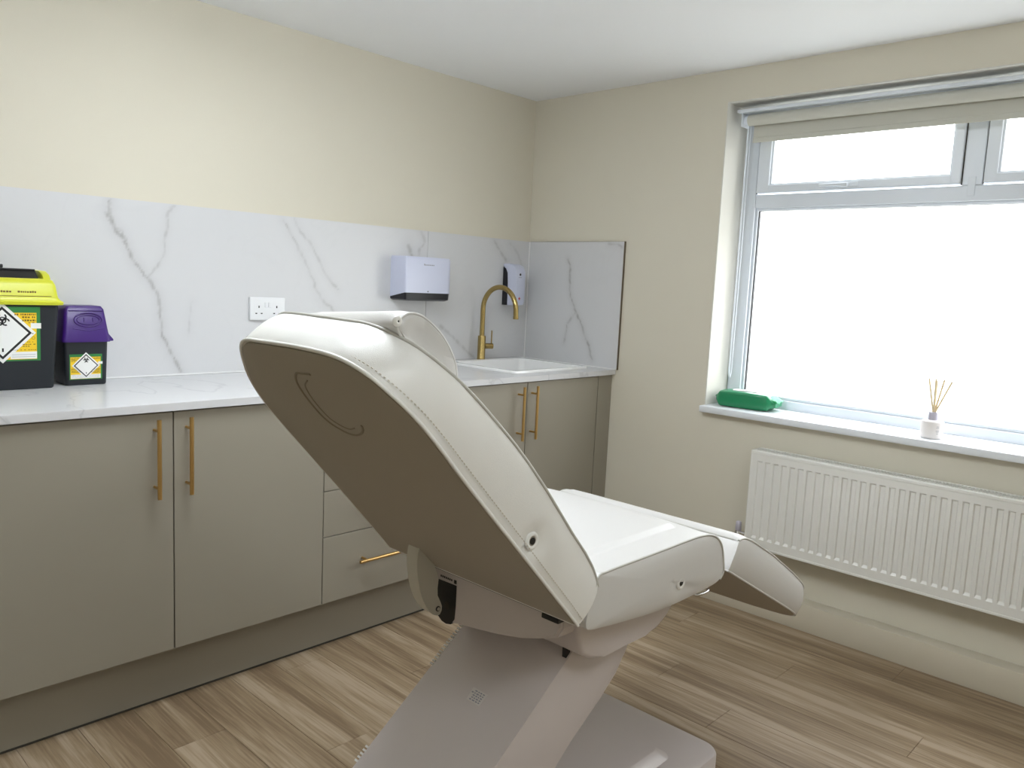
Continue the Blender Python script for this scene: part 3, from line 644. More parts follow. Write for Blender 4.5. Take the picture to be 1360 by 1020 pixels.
def label_face(root, x0, x1, z0, z1, yb, yt, full, zb0, zb1):
    """a safety label lying on a front face that leans from y=yb at zb0 to y=yt at zb1"""
    def yy(z, o): return yb + (yt - yb) * (z - zb0) / (zb1 - zb0) - o
    def quad(bm, pts, o=0.0, th=0.0004):
        A = [bm.verts.new((x, yy(z, o), z)) for x, z in pts]; B = [bm.verts.new((x, yy(z, o + th), z)) for x, z in pts]
        bm.faces.new(A); bm.faces.new(B[::-1]); n = len(pts)
        for i in range(n): bm.faces.new((A[i], B[i], B[(i + 1) % n], A[(i + 1) % n]))
    def rect(bm, a, b, c, d, o): quad(bm, [(a, c), (b, c), (b, d), (a, d)], o)
    W = x1 - x0; Hh = z1 - z0
    bm = bmesh.new(); rect(bm, x0, x1, z0, z1, 0.0003); lab = finish(bm, 'label', LABG, root)
    bm = bmesh.new(); rect(bm, x0 + .03 * W, x1 - .05 * W, z0 + .03 * Hh, z1 - .11 * Hh, 0.0008); finish(bm, 'yellow_field', LABY, lab)
    cx, cz = x0 + W * .5, z0 + Hh * (.52 if full else .55); hs = W * (.44 if full else .43); hz = hs * (1.02)
    bm = bmesh.new()
    def dia(bm, s, o): quad(bm, [(cx - hs * s, cz), (cx, cz - hz * s), (cx + hs * s, cz), (cx, cz + hz * s)], o)
    dia(bm, 1.0, 0.0013)
    if full: rect(bm, x0 + .60 * W, x1 - .05 * W, z0 + .04 * Hh, z0 + .17 * Hh, 0.0013)
    else: rect(bm, x0 + .04 * W, x1 - .05 * W, z0 + .04 * Hh, z0 + .20 * Hh, 0.0012)
    rect(bm, x1 - .13 * W, x1 + .01 * W, z0 + .60 * Hh, z0 + .70 * Hh, 0.0013)
    finish(bm, 'white_field', LABW, lab)
    bm = bmesh.new(); dia(bm, .87, 0.0018); finish(bm, 'black_diamond', LABK, lab)
    bm = bmesh.new(); dia(bm, .77, 0.0023); finish(bm, 'white_diamond', LABW, lab)
    # biohazard sign: three open horns around a ring
    bm = bmesh.new(); q = hs * .20; bz = cz + hz * .42
    def arc(ccx, ccz, r0, r1, a0, a1, n=12):
        for k in range(n):
            a = math.radians(a0 + (a1 - a0) * k / n); b = math.radians(a0 + (a1 - a0) * (k + 1) / n)
            quad(bm, [(ccx + r0 * math.cos(a), ccz + r0 * math.sin(a)), (ccx + r1 * math.cos(a), ccz + r1 * math.sin(a)), (ccx + r1 * math.cos(b), ccz + r1 * math.sin(b)), (ccx + r0 * math.cos(b), ccz + r0 * math.sin(b))], 0.0028)
    for t in (90, 210, 330):
        ox, oz = math.cos(math.radians(t)) * q * .55, math.sin(math.radians(t)) * q * .55
        arc(cx + ox, bz + oz, q * .42, q * .66, t + 40, t + 320)
    arc(cx, bz, q * .42, q * .60, 0, 360, 16)
    finish(bm, 'biohazard_symbol', LABK, lab); bm = bmesh.new()
    quad(bm, [(cx - .01 * W, cz - hz * .62), (cx + .012 * W, cz - hz * .62), (cx + .012 * W, cz - hz * .50), (cx - .01 * W, cz - hz * .50)], 0.0028)
    finish(bm, 'class_mark', LABK, lab)
    # lines of fine print, too small to read
    bm = bmesh.new(); rr = random.Random(3)
    def line(a, b, z, h):
        x = a
        while x < b:
            w_ = rr.uniform(.012, .030) * W; rect(bm, x, min(x + w_, b), z, z + h * rr.uniform(.8, 1), 0.0014); x += w_ + .010 * W + (rr.random() < .2) * .02 * W
    if full:
        line(x0 + .66 * W, x1 - .06 * W, z0 + .845 * Hh, .030 * Hh); line(x0 + .76 * W, x1 - .07 * W, z0 + .795 * Hh, .030 * Hh); line(x0 + .76 * W, x1 - .06 * W, z0 + .735 * Hh, .032 * Hh); line(x0 + .84 * W, x1 - .06 * W, z0 + .70 * Hh, .014 * Hh)
        line(x0 + .88 * W, x1 - .07 * W, z0 + .50 * Hh, .014 * Hh); line(x0 + .82 * W, x1 - .10 * W, z0 + .345 * Hh, .014 * Hh); line(x0 + .76 * W, x1 - .06 * W, z0 + .30 * Hh, .016 * Hh); line(x0 + .76 * W, x1 - .14 * W, z0 + .265 * Hh, .016 * Hh); line(x0 + .62 * W, x1 - .06 * W, z0 + .20 * Hh, .010 * Hh)
        line(x0 + .05 * W, x0 + .34 * W, z0 + .845 * Hh, .030 * Hh); line(x0 + .05 * W, x0 + .24 * W, z0 + .795 * Hh, .030 * Hh); line(x0 + .05 * W, x0 + .2 * W, z0 + .3 * Hh, .016 * Hh)
        for k in range(10):
            a = math.radians(k * 36); rect(bm, x1 - .10 * W + .02 * W * math.cos(a), x1 - .092 * W + .02 * W * math.cos(a), z0 + .42 * Hh + .02 * W * math.sin(a), z0 + .428 * Hh + .02 * W * math.sin(a), 0.0014)
    else:
        for zz, a, b in ((.84, .05, .3), (.80, .05, .26), (.76, .05, .22), (.72, .05, .17), (.84, .68, .94), (.80, .72, .94), (.40, .70, .94), (.36, .76, .92), (.33, .62, .94), (.28, .66, .92), (.42, .05, .20), (.38, .06, .26), (.33, .06, .30), (.29, .06, .36), (.245, .62, .94)):
            line(x0 + a * W, x0 + b * W, z0 + zz * Hh, .022 * Hh)
    tag(finish(bm, 'fine_print', LABB, lab), kind='stuff')
    bm = bmesh.new()
    if full: 
        for zz in (.075, .115): rect(bm, x0 + .62 * W, x1 - .07 * W, z0 + zz * Hh, z0 + (zz + .006) * Hh, 0.0018)
    else:
        for zz in (.18, .14, .10, .07): line(x0 + .07 * W, x1 - .08 * W, z0 + zz * Hh, .010 * Hh)
    tag(finish(bm, 'write_on_lines', LABGREY, lab), kind='stuff')

bZ = WT + 0.0007
big = empty('sharps_bin', (-2.40, -0.095, bZ), 'large charcoal sharps bin with acid yellow lid on the worktop', 'bin')
bm = bmesh.new(); taper_box(bm, -2.575, -2.240, -0.170, -0.022, bZ, 1.166, 0.018, 0.014, 0.012); finish(bm, 'tub', DARKBIN, big, smooth=40)
bm = bmesh.new()
loft(bm, [rr_ring(-2.584, -2.229, -0.179, -0.017, 1.164, .014), rr_ring(-2.586, -2.227, -0.181, -0.015, 1.172, .014), rr_ring(-2.578, -2.235, -0.176, -0.020, 1.178, .014), rr_ring(-2.574, -2.241, -0.173, -0.022, 1.186, .012),
          rr_ring(-2.570, -2.246, -0.169, -0.025, 1.222, .012), rr_ring(-2.562, -2.252, -0.160, -0.030, 1.236, .012), rr_ring(-2.555, -2.268, -0.150, -0.036, 1.240, .01)], True, True)
lid = finish(bm, 'lid', YELLOW, big, smooth=40)
bm = bmesh.new()
for xx, s_ in ((-2.262, 1), (-2.548, -1)):
    bm = bmesh.new(); prism(bm, [(-0.155, 1.238), (-0.140, 1.252), (-0.110, 1.262), (-0.060, 1.264), (-0.036, 1.24)], 'x', xx - 0.014 * s_, xx + 0.006 * s_, 0.003)
    finish(bm, 'lid_shoulder', YELLOW, lid, smooth=40)
bm = bmesh.new(); prism(bm, [(-0.150, 1.2395), (-0.142, 1.2395), (-0.112, 1.2655), (-0.050, 1.2655), (-0.050, 1.240), (-0.142, 1.2350)], 'x', -2.535, -2.287, 0.0015); finish(bm, 'aperture_flap', BLACK, lid)
bm = bmesh.new(); addbox(bm, (-2.54, -0.118, 1.2625), (-2.288, -0.045, 1.267), 0.001); addbox(bm, (-2.46, -0.112, 1.267), (-2.368, -0.055, 1.2785), 0.003); finish(bm, 'handle', BLACK, lid)
bm = bmesh.new(); rr = random.Random(5); x = -2.500
while x < -2.300:
    w_ = rr.uniform(.003, .006)
    if not (-2.365 < x < -2.352) and not (x < -2.47): addbox(bm, (x, -0.1716, 1.1980), (x + w_, -0.1704, 1.1980 + rr.uniform(.005, .0065)))
    x += w_ + 0.0018
tag(finish(bm, 'embossed_print', LABB, lid), kind='stuff')
bm = bmesh.new(); addbox(bm, (-2.562, -0.1735, 1.1885), (-2.262, -0.1722, 1.1900)); finish(bm, 'lid_line', LABB, lid)
label_face(big, -2.487, -2.292, 1.000, 1.158, -0.1594, -0.1703, True, bZ + .004, 1.166)

sm = empty('sharps_bin', (-2.155, -0.075, bZ), 'small charcoal sharps bin with purple lid, right of the yellow-lidded one', 'bin')
bm = bmesh.new(); taper_box(bm, -2.2205, -2.093, -0.140, -0.028, bZ, 1.052, 0.006, 0.008, 0.010); finish(bm, 'tub', DARKBIN, sm, smooth=40)
bm = bmesh.new()
loft(bm, [rr_ring(-2.226, -2.086, -0.146, -0.022, 1.050, .012), rr_ring(-2.226, -2.086, -0.146, -0.022, 1.060, .012), rr_ring(-2.222, -2.090, -0.142, -0.025, 1.078, .012), rr_ring(-2.214, -2.100, -0.132, -0.032, 1.150, .010), rr_ring(-2.206, -2.106, -0.124, -0.038, 1.160, .008)], True, True)
lid = finish(bm, 'lid', PURPLE, sm, smooth=40)
bm = bmesh.new(); prism(bm, [(-2.090, 1.050), (-2.072, 1.051), (-2.072, 1.056), (-2.088, 1.076), (-2.094, 1.076)], 'y', -0.125, -0.045, 0.001); finish(bm, 'lid_catch', PURPLE, lid)
bm = bmesh.new()
def ell(bm, cx, cz, a, b, r):
    def yl(z): return -0.142 + (z - 1.078) / (1.150 - 1.078) * 0.010
    tube(bm, [(cx + a * math.cos(t), yl(cz + b * math.sin(t)) - .0008, cz + b * math.sin(t)) for t in np.linspace(0, 2 * math.pi, 36, endpoint=False)], r, 8, closed=True)
ell(bm, -2.150, 1.118, 0.040, 0.021, 0.0022); ell(bm, -2.150, 1.118, 0.032, 0.0145, 0.0016)
tube(bm, [(-2.195, -0.1395, 1.092), (-2.150, -0.1415, 1.084), (-2.105, -0.1395, 1.092)], 0.0016, 8); tube(bm, [(-2.205, -0.1335, 1.1462), (-2.108, -0.1335, 1.1462)], 0.0014, 8)
for dx in (-0.012, 0.014): tube(bm, [(-2.150 + dx, -0.1366, 1.112), (-2.150 + dx, -0.1350, 1.124)], 0.0022, 8)
finish(bm, 'lid_relief', PURPLE, lid, smooth=60)
label_face(sm, -2.2065, -2.112, 0.933, 1.012, -0.1348, -0.1403, False, bZ + .004, 1.052)

# ------------------------------------------------------------------ wet wipes on the sill
wp = empty('wipes_packet', (0.075, -1.205, 0.8165), 'green foil packet of wet wipes at the left end of the window sill', 'packet')
def wob(v, a=0.003, f=25): return a * noise.noise(Vector(v) * f)
Lw, Dw, Hw = 0.215, 0.115, 0.068
ang = math.atan2(-0.217, 0.027)
def WP(u, v, z):   # u along the front edge, v into the sill
    ux, uy = math.cos(ang), math.sin(ang)
    return (0.020 + ux * u - uy * v, -1.112 + uy * u + ux * v, 0.8165 + z)
bm = bmesh.new(); rings = []
for u, sh, sv in ((-.010, .30, .72), (-.002, .60, .88), (.006, .93, .97), (.014, 1, 1), (.05, 1.02, 1), (.11, 1.04, 1), (.165, 1.02, 1), (.208, .99, 1), (.214, .90, .96), (.222, .55, .8), (.236, .40, .72), (.246, .30, .7)):
    ring = []
    for k in range(28):
        a = 2 * math.pi * k / 28; c, s_ = math.cos(a), math.sin(a); ex = 0.28
        vv = math.copysign(abs(c) ** ex, c) * Dw / 2 * sv; zz = math.copysign(abs(s_) ** ex, s_) * Hw / 2 * sh
        zc = Hw / 2 if u < .225 else Hw * .42
        p = WP(u, Dw / 2 + vv, max(0.0003, zc + zz)); w_ = wob(p, 0.004 if (u < 0 or u > .21) else .0015, 60 if u > .21 else 30)
        ring.append((p[0] + w_, p[1] + w_ * .5, max(0.8168, p[2] + w_)))
    rings.append(ring)
loft(bm, rings, True, True); finish(bm, 'packet', GREEN, wp, smooth=35)
bm = bmesh.new()
A = []
for i in range(9):
    for j in range(5):
        u = .214 + .040 * j / 4; v = .02 + .085 * i / 8; p = WP(u, v, .062 - .022 * (j / 4) + wob((u, v, 0), .012, 60) * (j > 0))
        A.append(bm.verts.new(p))
for i in range(8):
    for j in range(4): bm.faces.new((A[i * 5 + j], A[i * 5 + j + 1], A[i * 5 + j + 6], A[i * 5 + j + 5]))
bmesh.ops.solidify(bm, geom=bm.faces[:], thickness=0.0008)
finish(bm, 'end_seal', LGREEN, wp)
bm = bmesh.new()
A = []
for i in range(9):
    for j in range(4):
        u = .002 - .020 * j / 3; v = .012 + .092 * i / 8; p = WP(u, v, .036 + .006 * (j / 3) + wob((u, v, 3), .010, 70) * (j > 0))
        A.append(bm.verts.new(p))
for i in range(8):
    for j in range(3): bm.faces.new((A[i * 4 + j], A[i * 4 + j + 1], A[i * 4 + j + 5], A[i * 4 + j + 4]))
bmesh.ops.solidify(bm, geom=bm.faces[:], thickness=0.0008)
finish(bm, 'end_seal', GREEN, wp)
bm = bmesh.new()
loft(bm, [[WP(u, v, z) for u, v in ((.055, .035), (.165, .035), (.175, .060), (.165, .090), (.055, .090), (.045, .060))] for z in (Hw + .0002, Hw + .0035)], True, True)
finish(bm, 'lid_label', LABW, wp)
bm = bmesh.new()
loft(bm, [[WP(u, v, z) for u, v in ((.09, .040), (.155, .040), (.150, .050), (.095, .050))] for z in (Hw + .0037, Hw + .0046)], True, True); finish(bm, 'opening_edge', LABGREY, wp)

# ------------------------------------------------------------------ reed diffuser
DX, DY = 0.040, -1.955
rd = empty('reed_diffuser', (DX, DY, 0.816), 'round white reed diffuser with five reeds on the window sill', 'diffuser')
bm = bmesh.new(); lathe(bm, [(0.033, 0), (0.0362, 0.003), (0.0372, 0.010), (0.0372, 0.056), (0.0355, 0.061), (0.030, 0.064), (0.017, 0.0655), (0.0155, 0.0655)], (DX, DY, 0.8162), 40); finish(bm, 'bottle', BOTTLE, rd, smooth=40)
bm = bmesh.new(); lathe(bm, [(0.0168, 0), (0.0172, 0.002), (0.0172, 0.026), (0.0160, 0.028), (0.008, 0.028), (0.0078, 0.020), (0.001, 0.020)], (DX, DY, 0.8162 + 0.0656), 32); finish(bm, 'collar', GREY, rd, smooth=40)
rv = Vector((0.690, -0.722, 0)); fv = Vector((.72, .69, 0))
for dxp, hz_, dd in ((-.024, .130, .01), (-.011, .131, -.012), (.0095, .121, .018), (.026, .128, 0.0), (.048, .122, -.01)):
    bm = bmesh.new(); b0 = Vector((DX, DY, 0.8162 + .0875)) + rv * (dxp * 0.06); t0 = Vector((DX, DY, 0.8162 + .082 + hz_)) + rv * dxp + fv * dd
    tube(bm, [b0, t0], 0.0030, 8); finish(bm, 'reed', REED, rd)
bm = bmesh.new(); cdir = Vector((-.72, -.69, 0)).normalized()
for zz, wd_ in ((.045, .008), (.040, .010), (.030, .012), (.026, .009), (.020, .006)):
    c_ = Vector((DX, DY, 0.8162 + zz)) + cdir * 0.0370; addp = [c_ + rv * s_ + Vector((0, 0, h_)) + cdir * o_ for o_ in (0, .0006) for s_, h_ in ((-wd_ / 2, 0), (wd_ / 2, 0), (wd_ / 2, .0012), (-wd_ / 2, .0012))]
    vv = [bm.verts.new(p) for p in addp]
    for f_ in ((0, 1, 2, 3), (4, 7, 6, 5), (0, 4, 5, 1), (1, 5, 6, 2), (2, 6, 7, 3), (3, 7, 4, 0)): bm.faces.new([vv[i] for i in f_])
tag(finish(bm, 'printed_mark', LABGREY, rd), kind='stuff')

# ------------------------------------------------------------------ treatment chair
ch = empty('treatment_chair', (-1.85, -1.615, 0), 'white upholstered reclining treatment chair with raised back in the room centre', 'chair')
YN, YF = -1.900, -1.322
A0 = np.array([-1.878, 0, 0.651]); DD = np.array([-0.692, 0, 0.722]); NN = np.array([0.722, 0, 0.692])
def BP(s, y, t):
    p = A0 + DD * s + NN * t; return (p[0], y, p[2])
def outline(keys, n):   # open smooth curve through keys, then closed by the straight base edge
    c = catmull(keys, False, 10); return c
# keys (s, y) near corner -> head -> far corner
botK = [(0.0, -1.900), (.12, -1.901), (.25, -1.902), (.4, -1.903), (.48, -1.905), (.560, -1.909), (.62, -1.904), (.684, -1.877), (.715, -1.844), (.729, -1.801), (.734, -1.716), (.733, -1.62), (.730, -1.565), (.707, -1.519), (.655, -1.465), (.607, -1.428), (.54, -1.398), (.42, -1.380), (.25, -1.362), (.12, -1.345), (0.0, -1.325)]
topK = [(0.004, -1.900), (.12, -1.904), (.25, -1.906), (.4, -1.907), (.50, -1.906), (.594, -1.902), (.655, -1.880), (.687, -1.845), (.707, -1.80), (.711, -1.75), (.713, -1.66), (.714, -1.587), (.706, -1.540), (.67, -1.465), (.61, -1.41), (.54, -1.378), (.42, -1.358), (.25, -1.342), (.12, -1.332), (0.004, -1.325)]
NB = 150; NE = 34
def closedline(K):
    c = resample(catmull(K, False, 10), NB)
    base = [np.array([K[-1][0], K[-1][1] + (K[0][1] - K[-1][1]) * k / NE]) for k in range(1, NE)]
    return c + base
botL = closedline(botK); topL = closedline(topK)
SS = [0.0, .03, .055, .101, .169, .237, .291, .363, .417, .512, .595, .65, .69, .72]; TT = [.082, .090, .096, .100, .101, .105, .108, .109, .108, .102, .093, .087, .083, .080]
def ttop(s): return float(np.interp(s, SS, TT))
cen = np.array([.36, -1.612])
def dimple(s, y, t, q):
    # small dip in the side upholstery round the eyelet
    d = math.hypot((s - .243), (t - .030)); 
    return 0.014 * math.exp(-(d / .026) ** 2) if q else 0
bm = bmesh.new(); rings = []
levels = [0.0, .06, .16, .3, .45, .6, .75, .88, .96, 1.0]
for li, l in enumerate(levels):
    ring = []
    for i, (b, t_) in enumerate(zip(botL, topL)):
        p = b * (1 - l) + t_ * l; T = ttop(p[0]) * l
        out = p - cen; nrm = np.array([out[0] * .25, out[1]]) if i < NB else np.array([-1.0, 0])
        # outward direction from neighbouring points
        L_ = botL if l < .5 else topL; a_ = L_[(i - 1) % len(L_)]; c_ = L_[(i + 1) % len(L_)]; tg = c_ - a_; tg = tg / (np.linalg.norm(tg) + 1e-9); nrm = np.array([tg[1], -tg[0]])
        if np.dot(nrm, out) < 0: nrm = -nrm
        bulge = 0.006 * math.sin(math.pi * l) ** 0.7 if 0 < l < 1 else 0
        wr = 0.0018 * noise.noise(Vector((p[0] * 18, p[1] * 18, l * 2)))
        p2 = p + nrm * (bulge + (wr if 0 < l < 1 else 0))
        if i < 60: p2 = p2 + np.array([0, 1]) * dimple(p2[0], 0, T, True)
        # the lower end comes to a rounded point
        if i >= NB or p[0] < .02:
            pass
        ring.append(BP(p2[0], p2[1], T))
    rings.append(ring)
# crown on the front face
for q, up in ((.985, .001), (.93, .003), (.82, .004), (.6, .005), (.3, .006), (.08, .006)):
    rings.append([BP(cen[0] + (p[0] - cen[0]) * q, cen[1] + (p[1] - cen[1]) * q, ttop(cen[0] + (p[0] - cen[0]) * q) * 1.0 + up) for p in topL])
loft(bm, rings, True, True)
back = finish(bm, 'backrest_cushion', VINYL, ch, smooth=48)
# the taupe underside board, following the outline
bm = bmesh.new()
inner = [cen + (b - cen) * .985 for b in botL]
loft(bm, [[BP(b[0], b[1], 0.0005) for b in inner], [BP(b[0], b[1], -0.0035) for b in inner], [BP(cen[0] + (b[0] - cen[0]) * .972, cen[1] + (b[1] - cen[1]) * .972, -0.0055) for b in botL]], True, True)
bp_ = finish(bm, 'back_cover', UNDER, ch, smooth=30); bp_['label'] = 'taupe vinyl underside of the backrest'
bm = bmesh.new(); gro = [(0.674, -1.704), (0.672, -1.68), (0.669, -1.658), (0.651, -1.636), (0.627, -1.622), (0.598, -1.614), (0.570, -1.611), (0.548, -1.613), (0.530, -1.625), (0.517, -1.651), (0.517, -1.676), (0.527, -1.701), (0.542, -1.720), (0.555, -1.729)]
tube(bm, [BP(p[0], p[1], -0.0050) for p in catmull(gro, False, 6)], 0.0026, 8)
g2 = [(0.655, -1.675), (0.640, -1.652), (0.622, -1.640), (0.598, -1.632), (0.572, -1.630), (0.550, -1.634), (0.537, -1.650), (0.532, -1.672), (0.540, -1.695)]
tube(bm, [BP(p[0], p[1], -0.0052) for p in catmull(g2, False, 6)], 0.0016, 8)
finish(bm, 'oval_seam', mat('dark_taupe_seam', (136, 127, 111), 0.6), bp_, smooth=60)
bm = bmesh.new(); tube(bm, [BP(p[0], p[1], ttop(p[0]) + .001) for p in topL], 0.0030, 8, closed=True); finish(bm, 'piping', PIPE, back, smooth=60)
bm = bmesh.new(); tube(bm, [BP(p[0], p[1], -0.001) for p in botL], 0.0032, 8, closed=True); finish(bm, 'piping', VINYL, back, smooth=60)
bm = bmesh.new()
st = [b * .87 + t_ * .13 for b, t_ in zip(botL, topL)]
fine = resample([(p[0], p[1] - (0.0062 if p[1] < -1.6 else -0.0062), ttop(p[0]) * .13) for p in st[:100]], 330)
for a, b in list(zip(fine, fine[1:]))[::2]: tube(bm, [BP(*a), BP(*b)], 0.0009, 5)
tag(finish(bm, 'stitching', THREAD, back), kind='stuff')
def eyelet(c, axis_n, parent, r=.0125):
    n = Vector(axis_n).normalized(); u = n.orthogonal().normalized(); v = n.cross(u); c = Vector(c)
    bm = bmesh.new(); tube(bm, [c + (u * math.cos(a) + v * math.sin(a)) * r for a in np.linspace(0, 2 * math.pi, 28, endpoint=False)], 0.0042, 10, closed=True)
    e_ = finish(bm, 'eyelet', VINYL, parent, smooth=60)
    bm = bmesh.new(); tube(bm, [c + n * 0.0020, c - n * 0.004], r * .98, 24); finish(bm, 'eyelet_cup', UNDER, parent)
    bm = bmesh.new(); tube(bm, [c + n * 0.0032, c - n * 0.003], r * .52, 20); finish(bm, 'eyelet_hole', BLACK, parent)
p_ = BP(.243, -1.8995, .030); eyelet(p_, (0, -1, 0), back)

# neck pillow, a half roll across the head of the backrest
prof = [(.700, .088), (.706, .102), (.702, .120), (.680, .137), (.640, .1460), (.604, .1450), (.572, .137), (.552, .124), (.543, .106), (.56, .096), (.62, .092), (.67, .086)]
pc = resample(catmull(prof, True, 6), 72, True); pcn = np.array([.63, .108])
bm = bmesh.new(); rings = []
ya, yb = -1.856, -1.450
HY = [-1.87, -1.82, -1.73, -1.59, -1.50, -1.44]; HS = [0, 0, -.010, -.022, -.036, -.07]
def hshift(y): return float(np.interp(y, HY, HS))
for y, q in ((ya + .012, .12), (ya + .004, .55), (ya + .0, .86), (ya + .004, .95), (ya + .012, .985), (ya + .03, 1), (ya + .1, 1.0), (-1.7, 1.01), (-1.6, 1.01), (yb - .1, 1.0), (yb - .03, 1), (yb - .012, .985), (yb - .004, .95), (yb, .86), (yb - .004, .55), (yb - .012, .12)):
    rings.append([BP(*((lambda v: (v[0] + hshift(y), y, v[1]))(pcn + (p - pcn) * q))) for p in pc])
loft(bm, rings, True, True); pil = finish(bm, 'neck_pillow', SEATV, ch, smooth=60)
bm = bmesh.new()
for y in (ya + .0035, yb - .0035):
    bm = bmesh.new(); tube(bm, [BP(*((lambda v: (v[0] + hshift(y), y, v[1]))(pcn + (p - pcn) * .955))) for p in pc], 0.0022, 8, closed=True)
    finish(bm, 'piping', SEATV, pil, smooth=60)
c_ = BP(.708, ya - .001, .094); eyelet(c_, (0, -1, 0), pil, .0042)
pass

# seat
seatP = [(-1.852, .637), (-1.842, .690), (-1.824, .733), (-1.80, .7375), (-1.72, .738), (-1.60, .738), (-1.50, .7385), (-1.442, .7375), (-1.395, .731), (-1.360, .716), (-1.336, .690), (-1.324, .655), (-1.319, .625), (-1.334, .609), (-1.38, .602), (-1.52, .600), (-1.62, .604), (-1.70, .612), (-1.80, .624)]
sp = resample(catmull(seatP, True, 6), 130, True); sc_ = np.array([-1.58, .668])
def sstep(a, b, x): t = min(1, max(0, (x - a) / (b - a))); return t * t * (3 - 2 * t)
ycs = list(np.concatenate([np.linspace(YN, YN + .10, 16), np.linspace(YN + .10, YF - .10, 22)[1:-1], np.linspace(YF - .10, YF, 16)]))
def topz(x, y):
    if x < -1.85 or x > -1.30: return 0
    c = 0.010 * (1 - ((y + 1.611) / .289) ** 2) ** 1 * sstep(-1.34, -1.45, x) + 0.007 * (1 - ((y + 1.611) / .289) ** 2) * (1 - sstep(-1.34, -1.45, x))
    ins = sstep(-1.833, -1.820, y) * (1 - sstep(-1.402, -1.389, y)) * (1 - sstep(-1.440, -1.428, x))
    edge = (math.exp(-((y + 1.828) / .006) ** 2) + math.exp(-((y + 1.394) / .006) ** 2)) * (x < -1.43) + math.exp(-((x + 1.434) / .006) ** 2) * (-1.83 < y < -1.39)
    return c + 0.006 * ins - 0.0035 * min(1, edge)
bm = bmesh.new(); rings = []
for q in (.1, .4, .7, .88, .96):
    yo = YN - .010 * (1 - q ** 4)
    rg = []
    for p in sp:
        v = sc_ + (p - sc_) * q; d = math.hypot(v[0] + 1.522, v[1] - .648); rg.append((v[0], yo + 0.009 * math.exp(-(d / .028) ** 2), v[1]))
    rings.append(rg)
for y in ycs: rings.append([(p[0], y, p[1] + (topz(p[0], y) if p[1] > .70 else 0)) for p in sp])
for q in (.96, .88, .7, .4, .1): rings.append([(sc_[0] + (p[0] - sc_[0]) * q, YF + .010 * (1 - q ** 4), sc_[1] + (p[1] - sc_[1]) * q) for p in sp])
loft(bm, rings, True, True); seat = finish(bm, 'seat_cushion', SEATV, ch, smooth=55)
bm = bmesh.new()
for y in (YN - .0005, YF + .0005):
    bm = bmesh.new(); tube(bm, [(p[0], y, p[1]) for p in resample(catmull(seatP[1:14], False, 6), 90)], 0.0028, 8)
    finish(bm, 'piping', PIPE, seat, smooth=60)
eyelet((-1.522, YN - .0045, .648), (0, -1, 0), seat, .0115)

# leg rest
L0 = np.array([-1.294, 0, .620]); LD = np.array([.884, 0, -.468]); LN = np.array([.468, 0, .884])
def LP(l, y, t): p = L0 + LD * l + LN * t; return (p[0], y, p[2])
lbK = [(0.0, -1.900), (.12, -1.901), (.25, -1.901), (.38, -1.901), (.47, -1.897), (.55, -1.875), (.615, -1.820), (.650, -1.72), (.655, -1.61), (.650, -1.5), (.615, -1.402), (.55, -1.347), (.47, -1.325), (.38, -1.321), (.25, -1.321), (.12, -1.321), (0.0, -1.322)]
ltK = [(p[0] * .985 + .008, p[1]) for p in lbK]
def cl2(K): return resample(catmull(K, False, 10), NB) + [np.array([K[-1][0], K[-1][1] + (K[0][1] - K[-1][1]) * k / NE]) for k in range(1, NE)]
lb, lt = cl2(lbK), cl2(ltK); lc = np.array([.32, -1.611])
def lth(l): return float(np.interp(l, [0.0, .012, .035, .075, .226, .38, .5, .66], [.070, .084, .094, .099, .1005, .093, .083, .072]))
bm = bmesh.new(); rings = []
for l in (0, .06, .2, .4, .6, .8, .94, 1.0):
    rg = []
    for i, (b, t_) in enumerate(zip(lb, lt)):
        p = b * (1 - l) + t_ * l; a_ = lb[(i - 1) % len(lb)]; c_ = lb[(i + 1) % len(lb)]; tg = c_ - a_; tg /= np.linalg.norm(tg) + 1e-9; nm = np.array([tg[1], -tg[0]])
        if np.dot(nm, b - lc) < 0: nm = -nm
        p = p + nm * (.008 * math.sin(math.pi * l) ** .7 if 0 < l < 1 else 0) * (1 if i < NB else .3)
        rg.append(LP(p[0], p[1], lth(p[0]) * l))
    rings.append(rg)
for q, up in ((.98, .003), (.92, .007), (.8, .009), (.55, .010), (.3, .010), (.08, .010)):
    rings.append([LP(*(lambda v: (v[0], v[1], lth(v[0]) + up))(lc + (p - lc) * q)) for p in lt])
loft(bm, rings, True, True); leg = finish(bm, 'leg_rest', SEATV, ch, smooth=50)
bm = bmesh.new(); tube(bm, [LP(p[0], p[1], lth(p[0]) + .0005) for p in lt], 0.0028, 8, closed=True); finish(bm, 'piping', PIPE, leg, smooth=60)
bm = bmesh.new(); tube(bm, [LP(p[0], p[1], 0) for p in lb], 0.0026, 8, closed=True); finish(bm, 'piping', SEATV, leg, smooth=60)
bm = bmesh.new(); loft(bm, [[LP(*(lambda v: (v[0], v[1], h_))(lc + (p - lc) * q)) for p in lb] for q, h_ in ((.985, .0005), (.985, -.0025), (.97, -.004))], True, True)
tag(finish(bm, 'underside_cover', UNDER, leg, smooth=30))
# hinge under the gap, chrome loop
bm = bmesh.new()
for y in (-1.80, -1.42): finish(bx((-1.345, y - .015, .598), (-1.275, y + .015, .608), .002), 'hinge', BLACK, ch)
bm = bmesh.new(); P = [(-1.43, -1.86, .606), (-1.432, -1.885, .594), (-1.42, -1.895, .590), (-1.385, -1.897, .590), (-1.372, -1.890, .593), (-1.368, -1.862, .606)]
tube(bm, [tuple(p) for p in catmull(P, False, 5)], 0.0032, 10); finish(bm, 'chrome_loop', CHROME, ch, smooth=60)

